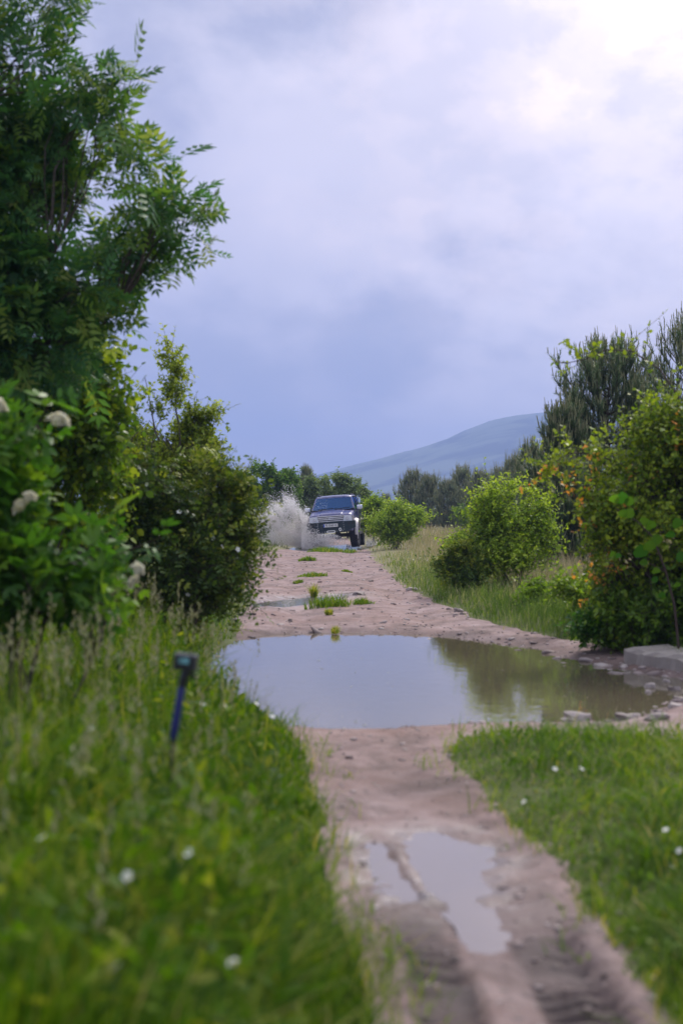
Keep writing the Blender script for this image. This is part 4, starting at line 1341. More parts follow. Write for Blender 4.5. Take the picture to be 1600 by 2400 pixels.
def build_grass():
    rng = np.random.default_rng(3)

    def masked(x, y, lo=0.03, hi=1e9, grow=0.25):
        sd = dirt_sd(x, y)
        inp = np.zeros(len(x), bool)
        for nm, lev, poly in PUD:
            inp |= sd_poly(x, y, poly) < 0.06
        k = (sd > lo) & (sd < hi) & ~inp
        return x[k], y[k], sd[k]
    # --- tall meadow on the left
    A, S = Acc(), Acc()
    x, y = field(rng, 60000, 2.5, 19, -9, 0.3, 1.05, 0.31)
    x, y, sd = masked(x, y, 0.0)
    k = (x < 0.2)
    x, y, sd = x[k], y[k], sd[k]
    z = ground_h(x, y)
    n = len(x)
    hh = (0.21 + 0.22 * sstep(0.0, 0.7, sd)) * clump_h(x, y) ** 1.6 * rng.uniform(0.45, 1.25, n)
    hh *= (1 - 0.45 * sstep(0.30, 0.0, sd)) * (0.80 + 0.25 * sstep(0.4, 1.1, sd))
    hh *= 1 - 0.40 * sstep(10.5, 13.0, y)
    tint = 0.45 + 0.20 * rng.normal(size=n) + 0.38 * fbm(x, y, 0.45, 3, 17)
    straw = rng.random(n) < 0.06
    tint = np.clip(tint, 0, 0.82)
    tint[straw] = rng.uniform(0.85, 1.0, straw.sum())
    V, F, T, tips = blades(rng, x, y, z, hh, rng.uniform(0.004, 0.012, n) * np.clip(y / 7, 0.9, 1.7), rng.uniform(0.1, 1.35, n), tint)
    A.add(V, F, T)
    # broad weeds between the blades
    x, y = field(rng, 17000, 2.6, 14, -6, 0.2, 1.0, 0.31)
    x, y, sd = masked(x, y, 0.05)
    n = len(x)
    pos = np.stack([x, y, ground_h(x, y) + rng.uniform(0.02, 0.40, n) * sstep(0, 0.5, sd) * clump_h(x, y)], 1)
    V, F = scatter(LEAF_OVAL[0], LEAF_OVAL[1], pos, unit(rng.normal(size=(n, 3)) + [0, 0, 0.5]), unit(rng.normal(size=(n, 3)) * 0.5 + [0, 0, 1]), rng.uniform(0.012, 0.04, n), rng.uniform(0.04, 0.10, n))
    A.add(V, F, np.repeat(np.clip(0.42 + 0.28 * rng.normal(size=n), 0, 0.85), 7))
    # flowering stems
    x, y = field(rng, 2300, 2.9, 15, -6, 0.0, 0.9, 0.30)
    x, y, sd = masked(x, y, 0.25)
    k = rng.random(len(x)) < (0.25 + 0.75 * sstep(-0.3, -1.2, x)) * sstep(13.5, 10, y) * (0.35 + 0.65 * sstep(4.5, 6.5, y))
    x, y, sd = x[k], y[k], sd[k]
    n = len(x)
    hs = rng.uniform(0.45, 0.72, n) + 0.13 * sstep(-0.75, -1.3, x) * sstep(4.5, 6, y)
    hs *= 0.75 + 0.25 * sstep(0.2, 0.9, sd)
    V, F, T, tips = blades(rng, x, y, ground_h(x, y), hs, np.full(n, 0.0032), rng.uniform(0.03, 0.25, n), np.full(n, 0.75))
    A.add(V, F, T)
    seed_heads(rng, S, tips, 0.095)
    o = link('tall_grass', A.mesh('tall_grass'), M['grass'])
    tag(o, 'tall lush meadow grass and weeds covering the left foreground bank', 'grass', None, 'stuff')
    o = link('seed_heads', S.mesh('seed_heads'), M['seed'])
    tag(o, 'pale feathery seed heads standing above the left meadow grass', 'grass', None, 'stuff')
    # --- short grass of the right island
    A = Acc()
    x, y = field(rng, 62000, 2.5, 8.6, 0.5, 3.2, 1.2, 0.40)
    x, y, sd = masked(x, y, -0.03)
    z = ground_h(x, y)
    n = len(x)
    hh = (0.035 + 0.075 * sstep(0.0, 0.35, sd)) * (clump_h(x, y, 0.26, 95) ** 3) * rng.uniform(0.5, 1.4, n)
    tint = np.clip(0.47 + 0.19 * rng.normal(size=n) + 0.40 * fbm(x, y, 0.4, 3, 19) + 0.30 * fbm(x, y, 1.1, 2, 23) + 0.12 * sstep(6.0, 8.0, y) - 0.06, 0, 0.86)
    st = rng.random(n) < 0.05
    tint[st] = rng.uniform(0.88, 1, st.sum())
    V, F, T, tips = blades(rng, x, y, z, hh, rng.uniform(0.003, 0.008, n), rng.uniform(0.3, 1.5, n), tint)
    A.add(V, F, T)
    x, y = field(rng, 5000, 2.6, 8.5, 0.6, 3.0, 1.0, 0.4)
    x, y, sd = masked(x, y, 0.02)
    n = len(x)
    pos = np.stack([x, y, ground_h(x, y) + rng.uniform(0.01, 0.09, n)], 1)
    V, F = scatter(LEAF_OVAL[0], LEAF_OVAL[1], pos, unit(rng.normal(size=(n, 3)) + [0, 0, 0.3]), unit(rng.normal(size=(n, 3)) * 0.5 + [0, 0, 1]), rng.uniform(0.01, 0.022, n), rng.uniform(0.02, 0.045, n))
    A.add(V, F, np.repeat(np.clip(0.35 + 0.2 * rng.normal(size=n), 0, 0.8), 7))
    o = link('short_grass', A.mesh('short_grass'), M['grassbright'])
    tag(o, 'short bright green grass strip between the two wheel ruts at lower right', 'grass', None, 'stuff')
    # --- sparse grass creeping over the edges of the near rut
    B = Acc()
    x, y = field(rng, 30000, 2.6, 16, -1.6, 3.2, 1.0, 0.36)
    sd = dirt_sd(x, y)
    pat = fbm(x, y, 0.35, 3, 63)
    inp = np.zeros(len(x), bool)
    for nm, lev, poly in PUD: inp |= sd_poly(x, y, poly) < 0.08
    k = (sd > -0.22) & (sd < 0.05) & ~inp & (rng.random(len(x)) < np.clip(0.45 + 1.5 * pat + 3.2 * sd, 0, 1))
    x, y, sd = x[k], y[k], sd[k]
    n = len(x)
    V, F, T, tips = blades(rng, x, y, ground_h(x, y), rng.uniform(0.025, 0.10, n) * (1 + 1.2 * sstep(-0.2, 0.05, sd)), rng.uniform(0.003, 0.006, n), rng.uniform(0.3, 1.3, n), np.clip(0.66 + 0.2 * rng.normal(size=n), 0, 1), 2)
    B.add(V, F, T)
    o = link('edge_grass', B.mesh('edge_grass'), M['grassbright'])
    tag(o, 'thin yellowish grass creeping over the edges of the near dirt rut', 'grass', None, 'stuff')
    # --- green bank right of the track
    A = Acc()
    x, y = field(rng, 90000, 11.3, 40, 0.8, 9, 1.0, 0.29)
    x, y, sd = masked(x, y, -0.02, 3.6)
    k = rng.random(len(x)) < sstep(3.6, 1.4, sd) * (0.35 + 0.65 * sstep(36, 20, y))
    x, y, sd = x[k], y[k], sd[k]
    n = len(x)
    hh = (0.09 + 0.15 * sstep(-0.05, 0.4, sd)) * clump_h(x, y, 0.3, 99) ** 1.6 * rng.uniform(0.5, 1.3, n)
    tint = np.clip(0.38 + 0.2 * rng.normal(size=n) + 0.40 * fbm(x, y, 0.6, 3, 29) + 0.25 * sstep(18, 30, y), 0, 1.0)
    V, F, T, tips = blades(rng, x, y, ground_h(x, y), hh, 0.006 * np.clip(y / 14, 0.9, 2.2), rng.uniform(0.1, 0.8, n), tint, 2)
    A.add(V, F, T)
    x, y = field(rng, 12000, 11.5, 34, 0.8, 8, 1.0, 0.29)
    x, y, sd = masked(x, y, 0.08, 3.0)
    pat = fbm(x, y, 0.7, 3, 57)
    k = pat > -0.05
    x, y, sd, pat = x[k], y[k], sd[k], pat[k]
    n = len(x)
    pos = np.stack([x, y, ground_h(x, y) + rng.uniform(0.02, 0.36, n) * sstep(0, 0.5, sd)], 1)
    V, F = scatter(LEAF_OVAL[0], LEAF_OVAL[1], pos, unit(rng.normal(size=(n, 3)) + [0, 0, 0.5]), unit(rng.normal(size=(n, 3)) * 0.6 + [0, 0, 1]), rng.uniform(0.015, 0.04, n), rng.uniform(0.04, 0.09, n))
    A.add(V, F, np.repeat(np.clip(0.30 + 0.25 * rng.normal(size=n), 0, 0.9), 7))
    # left verge under the rose bush and by the splash
    x, y = field(rng, 30000, 12.0, 56, -9, -0.7, 1.0, 0.27)
    x, y, sd = masked(x, y, -0.02, 3.0)
    n = len(x)
    hh = (0.08 + 0.22 * sstep(0.0, 0.5, sd)) * clump_h(x, y, 0.3, 99) * rng.uniform(0.5, 1.3, n)
    tint = np.clip(0.45 + 0.17 * rng.normal(size=n) + 0.2 * fbm(x, y, 0.6, 2, 29), 0, 1.0)
    V, F, T, tips = blades(rng, x, y, ground_h(x, y), hh, 0.006 * np.clip(y / 14, 0.9, 2.6), rng.uniform(0.1, 0.8, n), tint, 2)
    A.add(V, F, T)
    o = link('verge_grass', A.mesh('verge_grass'), M['grassbank'])
    tag(o, 'fresh green verge grass along both edges of the far track', 'grass', None, 'stuff')
    # --- dry wispy meadow
    A = Acc()
    x, y = field(rng, 92000, 17, 85, 0.9, 40, 1.0, 0.30)
    x, y, sd = masked(x, y, 0.15)
    k = rng.random(len(x)) < (0.2 + 0.8 * sstep(0.3, 2.2, sd))
    x, y, sd = x[k], y[k], sd[k]
    n = len(x)
    hh = (0.18 + 0.22 * sstep(0.2, 1.5, sd)) * clump_h(x, y, 0.8, 92) * rng.uniform(0.5, 1.3, n)
    tint = np.clip(0.48 + 0.22 * rng.normal(size=n) + 0.3 * fbm(x, y, 2.0, 2, 33), 0, 1)
    V, F, T, tips = blades(rng, x, y, ground_h(x, y), hh, 0.005 * np.clip(y / 18, 1, 3.2), rng.uniform(0.05, 0.5, n), tint, 2)
    A.add(V, F, T)
    o = link('meadow_grass', A.mesh('meadow_grass'), M['drygrass'])
    tag(o, 'thin straw-coloured meadow grass right of the track', 'grass', None, 'stuff')
    # --- countable tufts on the track
    tufts = [(775, 1421, 60, 0.18, 'largest grass tuft on the track, beside the shallow far puddle'), (850, 1416, 26, 0.12, 'small grass tuft just right of the largest tuft on the track'),
             (770, 1442, 10, 0.10, 'tiny yellowish tuft in front of the largest tuft'), (785, 1474, 10, 0.08, 'lone brown tuft at the far edge of the big puddle'),
             (735, 1350, 44, 0.10, 'flat grass patch on the track between the vehicle and the shallow puddle'), (722, 1314, 24, 0.14, 'small round tuft on the track in front of the vehicle'),
             (775, 1293, 70, 0.16, 'long low grass strip directly in front of the vehicle’s wheels'), (812, 1338, 16, 0.07, 'faint flat tuft right of the grass patch before the vehicle'), (700, 1362, 14, 0.07, 'faint flat tuft left of the grass patch before the vehicle'),
             (735, 1393, 9, 0.22, 'thin dry tuft behind the shallow far puddle')]
    for (a, b, r, h, lab) in tufts:
        gx, gy = gp(a, b, 0.0)
        rr = r / FPX * gy
        n = int(160 + 700 * min(1, rr))
        q = np.sqrt(rng.random(n))
        an = rng.random(n) * 6.283
        q = q * (0.80 + 0.35 * np.sin(an * 3 + gx * 9) * np.sin(an * 2 + gy)) + 0.05 * rng.normal(size=n)
        x, y = gx + np.cos(an) * q * rr, gy + np.sin(an) * q * max(rr * 1.2, 0.12)
        z = np.maximum(ground_h(x, y), -0.05)
        hh = h * rng.uniform(0.5, 1.3, n) * (1.1 - 0.5 * q) * (0.6 + 0.7 * vnoise(x / (0.4 * rr), y / (0.4 * rr), 4))
        B = Acc()
        tint = np.clip(0.55 + 0.2 * rng.normal(size=n) + (0.3 if 'brown' in lab or 'dry' in lab or 'yellow' in lab else 0), 0, 1)
        V, F, T, tips = blades(rng, x, y, z, hh, 0.006 * np.clip(gy / 12, 1, 3.0), rng.uniform(0.2, 0.9, n), tint, 2)
        B.add(V - np.array([gx, gy, hz(gx, gy)]), F, T)
        o = link('grass_tuft', B.mesh('grass_tuft'), M['grassbright'], None, (gx, gy, hz(gx, gy)))
        tag(o, lab, 'grass tuft', 'grass tufts on the track')


# ------------------------------------------------------------------ flowers, stones
def build_flowers():
    rng = np.random.default_rng(9)
    me_h = blossom_mesh(rng, 0.022)
    fl = [(100, 1965, 0.50, 'white flower head furthest left in the blurred foreground grass'), (298, 2055, 0.47, 'white flower head low in the grass below the stick camera'),
          (440, 2000, 0.44, 'white flower head in the grass below and right of the camera stick'), (475, 1652, 0.42, 'white flower just right of the blue camera stick'),
          (527, 1656, 0.40, 'white flower halfway between the camera stick and the puddle'), (600, 1650, 0.30, 'white flower on the grass rim at the puddle’s left shore'),
          (638, 1680, 0.26, 'white flower on the grass rim nearest the puddle’s near left corner'), (622, 1836, 0.34, 'pale flower near the grass edge beside the dirt rut'),
          (492, 1880, 0.42, 'pale flower in mid grass right of the camera stick’s foot'), (547, 2258, 0.34, 'pale flower low in the grass near the bottom of the rut'),
          (272, 2270, 0.46, 'blurred pale flower nearest the bottom left corner'), (212, 1708, 0.46, 'white flower left of the blue camera stick in the tall grass'),
          (1300, 1803, 0.14, 'white flower at the far end of the short grass strip'), (1362, 1803, 0.14, 'white flower right beside another at the far end of the grass strip'),
          (1228, 1880, 0.13, 'white flower near the left edge of the short grass strip'), (1575, 2032, 0.15, 'largest white flower at the right edge of the short grass strip'),
          (1560, 1946, 0.15, 'white flower near the right frame edge above the largest one'), (1592, 1995, 0.14, 'white flower cut by the right frame edge'),
          (968, 1312, 0.34, 'small white flower at the left of the meadow verge cluster'), (984, 1308, 0.36, 'small white flower in the middle of the meadow verge cluster'), (1001, 1313, 0.34, 'small white flower at the right of the meadow verge cluster')]
    for (a, b, zt, lab) in fl:
        d = (CAM_H - zt) * FPX / (b - 1200)
        x = (a - 800) / FPX * d
        z0 = hz(x, d)
        t = empty('wildflower', (x, d, z0), lab, 'flower', 'white wildflowers in the grass')
        A = Acc()
        h = zt - z0
        A.add(*tube([(0.02, 0.01, -0.01), (0.01, 0, h * 0.5), (0, 0, h)], [0.0025, 0.002, 0.0016], 5))
        link('stem', A.mesh('stem'), M['stem'], t)
        f = link('flower_head', me_h, None, t)
        f.location = (0, 0, h)
        f.rotation_euler = (R(38 + rng.normal() * 14), rng.normal() * 0.25, rng.normal())
        f.scale = (0.62,) * 3 if zt > 0.2 else (0.55,) * 3


def stone_mesh(rng, sx, sy, sz, sub=2):
    bm = bmesh.new()
    bmesh.ops.create_icosphere(bm, subdivisions=sub, radius=1.0)
    o = rng.random(3) * 50
    for v in bm.verts:
        c = v.co.copy()
        # flattened facets
        k = 1 + 0.30 * (math.sin(c.x * 2.3 + o[0]) * math.cos(c.y * 2.9 + o[1]) + 0.5 * math.sin(c.z * 4.1 + o[2] + c.x * 3))
        c *= k
        c.z = max(-0.6, min(0.62 + 0.12 * math.sin(o[0] + c.x * 2), c.z))
        v.co = Vector((c.x * sx, c.y * sy, c.z * sz))
    me = bpy.data.meshes.new('stone')
    bm.to_mesh(me)
    bm.free()
    return me


def build_stones():
    rng = np.random.default_rng(15)
    st = [(1355, 1682, 30, 22, 0, 'pale pointed stone standing alone in the near shallow water'), (1332, 1700, 18, 8, 0, 'small flat stone at the left foot of the pale pointed stone'),
          (1465, 1690, 26, 10, 1, 'dark flat stone at the near shore with a wet black edge'), (1425, 1696, 10, 6, 1, 'small dark stone left of the flat stone on the near shore'),
          (1538, 1697, 30, 9, 1, 'long grey slab stone on dry mud at the near right shore'), (1478, 1668, 22, 9, 0, 'pale tapered stone pointing into the puddle'),
          (1491, 1676, 7, 6, 0, 'small rounded pale stone tucked below the tapered stone'), (1540, 1678, 12, 9, 1, 'dark tilted stone right of the pale tapered stone'),
          (1524, 1598, 13, 12, 0, 'pale stone in the puddle before the concrete edge'), (1518, 1613, 9, 7, 0, 'small pale stone in the puddle below the other pale one'),
          (1563, 1588, 10, 8, 0, 'grey stone against the foot of the concrete edge'), (1582, 1605, 16, 12, 1, 'grey stone at the right picture edge below the concrete'),
          (1592, 1628, 14, 10, 1, 'grey stone at the right picture edge by the waterline'), (1450, 1569, 25, 6, 1, 'dark flat rock at the water’s edge left of the concrete'),
          (1580, 1655, 20, 8, 0, 'pale flat stone on the mud at the right end of the puddle'), (1075, 1437, 12, 6, 1, 'dark stone on the right verge beyond the big puddle'),
          (965, 1386, 14, 6, 0, 'grey flat stone half set in the track’s right edge'), (1085, 1446, 7, 4, 1, 'small dark stone next to the verge stone beyond the puddle'),
          (840, 1398, 14, 5, 1, 'dark stone poking out of the shallow far puddle'), (868, 1362, 6, 3, 1, 'small dark stone on the track behind the shallow puddle'),
          (680, 1455, 7, 5, 1, 'dark clod on the mud left of the lone brown tuft'), (1345, 1795, 10, 5, 0, 'half buried stone at the corner of the short grass strip')]
    for (a, b, rx, ry, dk, lab) in st:
        gx, gy = gp(a, b + ry * 0.6, -0.04)
        k = gy / FPX
        z = hz(gx, gy)
        o = link('stone', stone_mesh(rng, rx * k, rx * k * rng.uniform(0.6, 0.9), ry * k * 1.5), M['stonedark' if dk else 'stone'], None, (gx, gy, max(z, -0.075) + ry * k * 0.35))
        o.rotation_euler = (rng.normal() * 0.08, rng.normal() * 0.10, 0)
        tag(o, lab, 'stone', 'stones around the puddles')
    # gravel
    A = Acc()
    bm = bmesh.new()
    bmesh.ops.create_icosphere(bm, subdivisions=1, radius=1.0)
    bm.verts.ensure_lookup_table()
    tv0 = np.array([v.co[:] for v in bm.verts])
    tf = [np.array([[v.index for v in f.verts] for f in bm.faces])]
    bm.free()
    for var in range(4):
        tv = tv0 * (1 + 0.25 * rng.normal(size=(len(tv0), 1)))
        x, y = field(rng, 1500, 3, 48, -3, 3.9, 0.45, 0.27)
        sd = dirt_sd(x, y)
        inp = np.zeros(len(x), bool)
        for nm, lev, poly in PUD: inp |= sd_poly(x, y, poly) < -0.02
        k = (sd < 0.05) & ~inp
        x, y, sd = x[k], y[k], sd[k]
        n = len(x)
        r = np.exp(rng.normal(size=n) * 0.45) * 0.010 * (1 + 0.6 * sstep(-0.4, 0, sd)) * np.clip(y / 14, 0.45, 1.3)
        r = np.clip(r, 0.004, 0.04)
        yd = rng.normal(size=(n, 3)) * np.array([1, 1, 0.15])
        V, F = scatter(tv, tf, np.stack([x, y, ground_h(x, y) + r * 0.15], 1), yd, np.tile([0, 0, 1.0], (n, 1)), r * 1.2, r * rng.uniform(0.9, 1.6, n), r * 0.6)
        A.add(V, F, np.repeat(rng.random(n), len(tv)))
    # pebbly rim along the big puddle's right and far shores
    poly = PUD[0][2]
    for var in range(3):
        tv = tv0 * (1 + 0.25 * rng.normal(size=(len(tv0), 1)))
        n = 130
        e = rng.integers(0, len(poly), n)
        e = np.where(rng.random(n) < 0.7, rng.integers(5, 14, n), e)
        u = rng.random(n)
        pa = np.array(poly)
        p = pa[e] * (1 - u[:, None]) + pa[(e + 1) % len(poly)] * u[:, None] + rng.normal(size=(n, 2)) * 0.16
        r = np.clip(np.exp(rng.normal(size=n) * 0.6) * 0.013, 0.006, 0.06)
        z = np.maximum(ground_h(p[:, 0], p[:, 1]), -0.07)
        V, F = scatter(tv, tf, np.stack([p[:, 0], p[:, 1], z + r * 0.1], 1), rng.normal(size=(n, 3)) * np.array([1, 1, 0.15]), np.tile([0, 0, 1.0], (n, 1)), r * 1.2, r * 1.5, r * 0.6)
        A.add(V, F, np.repeat(rng.random(n), len(tv)))
    m = mat_leaf('gravel', [(0.0, (0.16, 0.12, 0.115)), (0.5, (0.27, 0.21, 0.20)), (1.0, (0.42, 0.36, 0.34))], 0.75, 0.0, 0.35)
    o = link('gravel', A.mesh('gravel'), m)
    tag(o, 'scattered small gravel and pebbles over the dirt track', 'gravel', None, 'stuff')
    # concrete edge of the culvert at the right of the puddle
    a = np.array(gp(1462, 1545, 0.0))
    b = np.array(gp(1660, 1578, 0.0))
    bm = bmesh.new()
    L = np.linalg.norm(b - a)
    nseg = 14
    rings = []
    r2 = np.random.default_rng(4)
    for i in range(nseg + 1):
        s = i / nseg * L
        j = lambda q: r2.normal() * q
        rings.append([bm.verts.new((s, 0.0 + j(0.008), -0.2)), bm.verts.new((s, 0.0 + j(0.012), 0.07 + j(0.010))), bm.verts.new((s, 0.035 + j(0.01), 0.10 + j(0.008))),
                      bm.verts.new((s, 0.40 + j(0.015), 0.12 + j(0.006))), bm.verts.new((s, 0.42, -0.2))])
    for i in range(nseg):
        for q in range(4):
            bm.faces.new((rings[i][q], rings[i + 1][q], rings[i + 1][q + 1], rings[i][q + 1]))
    bm.faces.new(rings[0])
    bm.faces.new(rings[-1][::-1])
    bmesh.ops.recalc_face_normals(bm, faces=bm.faces[:])
    me = bpy.data.meshes.new('concrete_kerb')
    bm.to_mesh(me)
    bm.free()
    o = link('concrete_kerb', me, M['concrete'], None, (a[0], a[1], 0.0))
    o.rotation_euler = (0, 0, math.atan2(b[1] - a[1], b[0] - a[0]))
    tag(o, 'worn concrete edge slab at the right end of the big puddle', 'concrete edge')


# ------------------------------------------------------------------ generic hard-surface helpers
def bm_obj(name, bm, mat, parent=None, smooth=False, bevel=0.0, segs=2):
    if bevel > 0:
        bmesh.ops.bevel(bm, geom=[e for e in bm.edges if e.calc_face_angle(0) > 0.5], offset=bevel, segments=segs, affect='EDGES', profile=0.6)
    bmesh.ops.recalc_face_normals(bm, faces=bm.faces[:])
    me = bpy.data.meshes.new(name)
    bm.to_mesh(me)
    bm.free()
    if smooth:
        me.polygons.foreach_set('use_smooth', np.ones(len(me.polygons), dtype=bool))
    return link(name, me, mat, parent)


def bm_box(bm, c, s, rot=None):
    m = Matrix.Translation(Vector(c)) @ (rot.to_4x4() if rot is not None else Matrix.Identity(4)) @ Matrix.Diagonal((s[0], s[1], s[2], 1))
    return bmesh.ops.create_cube(bm, size=1.0, matrix=m)


def box_obj(name, c, s, mat, parent=None, bevel=0.0, rot=None):
    bm = bmesh.new()
    bm_box(bm, c, s, rot)
    return bm_obj(name, bm, mat, parent, False, bevel)


def bm_cyl(bm, c, r, depth, axis='Z', segs=20, r2=None):
    rot = {'Z': Matrix.Identity(4), 'X': Matrix.Rotation(R(90), 4, 'Y'), 'Y': Matrix.Rotation(R(90), 4, 'X')}[axis]
    bmesh.ops.create_cone(bm, cap_ends=True, segments=segs, radius1=r, radius2=r if r2 is None else r2, depth=depth, matrix=Matrix.Translation(Vector(c)) @ rot)


def prism(bm, pts, d0, d1, axis='Y'):
    """extrude polygon (u,v) between d0 and d1 along axis; u,v are the other axes in order"""
    def P(u, v, d):
        return {'Y': (u, d, v), 'X': (d, u, v), 'Z': (u, v, d)}[axis]
    a = [bm.verts.new(P(u, v, d0)) for u, v in pts]
    b = [bm.verts.new(P(u, v, d1)) for u, v in pts]
    bm.faces.new(a)
    bm.faces.new(b[::-1])
    n = len(pts)
    for i in range(n):
        bm.faces.new((a[i], b[i], b[(i + 1) % n], a[(i + 1) % n]))


def torus_obj(name, R1, r, mat, parent, loc, rot=(0, 0, 0), sc=(1, 1, 1), n=24, k=8):
    A = np.arange(n) * 2 * math.pi / n
    B = np.arange(k) * 2 * math.pi / k
    V = np.array([((R1 + r * math.cos(b)) * math.cos(a), (R1 + r * math.cos(b)) * math.sin(a), r * math.sin(b)) for a in A for b in B])
    F = np.array([(i * k + j, ((i + 1) % n) * k + j, ((i + 1) % n) * k + (j + 1) % k, i * k + (j + 1) % k) for i in range(n) for j in range(k)])
    o = link(name, np_mesh(name, V * np.array(sc), [F], None, True), mat, parent)
    o.location = loc
    o.rotation_euler = rot
    return o


# ------------------------------------------------------------------ vehicle
def mat_paint():
    m, w = new_mat('dusty_blue_paint')
    tc = w.n('ShaderNodeTexCoord')
    P = tc.outputs['Object']
    n1 = w.noise(P, 3.0, 5, 0.65)
    n2 = w.noise(P, 30.0, 3, 0.7)
    sep = w.n('ShaderNodeSeparateXYZ')
    w.l(P, sep.inputs[0])
    low = w.n('ShaderNodeMapRange')
    w.l(sep.outputs[2], low.inputs[0])
    low.inputs[1].default_value = 1.25
    low.inputs[2].default_value = 0.85
    dust = w.math('ADD', w.math('MULTIPLY', low.outputs[0], 0.55), w.math('MULTIPLY', w.ramp(n1, [(0.38, 0.0), (0.66, 1.0)]), 0.30), clamp=True)
    dust = w.math('ADD', dust, w.math('MULTIPLY', w.ramp(n2, [(0.6, 0.0), (0.68, 1.0)]), 0.25), clamp=True)
    col = w.mix(dust, (0.010, 0.014, 0.13), (0.25, 0.23, 0.33))
    p = w.n('ShaderNodeBsdfPrincipled')
    w.l(col, p.inputs['Base Color'])
    w.l(w.math('ADD', w.math('MULTIPLY', dust, 0.4), 0.25), p.inputs['Roughness'])
    p.inputs['Coat Weight'].default_value = 0.4
    o = w.n('ShaderNodeOutputMaterial')
    w.l(p.outputs[0], o.inputs[0])
    return m


def mat_glass():
    m, w = new_mat('car_glass')
    tr = w.n('ShaderNodeBsdfTransparent')
    tr.inputs[0].default_value = (0.40, 0.50, 0.56, 1)
    gl = w.n('ShaderNodeBsdfGlossy')
    gl.inputs['Roughness'].default_value = 0.03
    gl.inputs[0].default_value = (0.20, 0.42, 1.0, 1)
    fr = w.n('ShaderNodeFresnel')
    fr.inputs[0].default_value = 1.5
    f = w.math('ADD', fr.outputs[0], 0.08, clamp=True)
    mx = w.n('ShaderNodeMixShader')
    w.l(f, mx.inputs[0])
    w.l(tr.outputs[0], mx.inputs[1])
    w.l(gl.outputs[0], mx.inputs[2])
    o = w.n('ShaderNodeOutputMaterial')
    w.l(mx.outputs[0], o.inputs[0])
    return m


def boolean_cut(me, cutters):
    tmp = bpy.data.objects.new('tmp', me)
    COL.objects.link(tmp)
    objs = []
    for c in cutters:
        co = bpy.data.objects.new('tmpcut', c)
        COL.objects.link(co)
        objs.append(co)
        md = tmp.modifiers.new('b', 'BOOLEAN')
        md.operation = 'DIFFERENCE'
        md.solver = 'EXACT'
        md.object = co
    dg = bpy.context.evaluated_depsgraph_get()
    out = bpy.data.meshes.new_from_object(tmp.evaluated_get(dg))
    for o in objs + [tmp]: bpy.data.objects.remove(o)
    return out


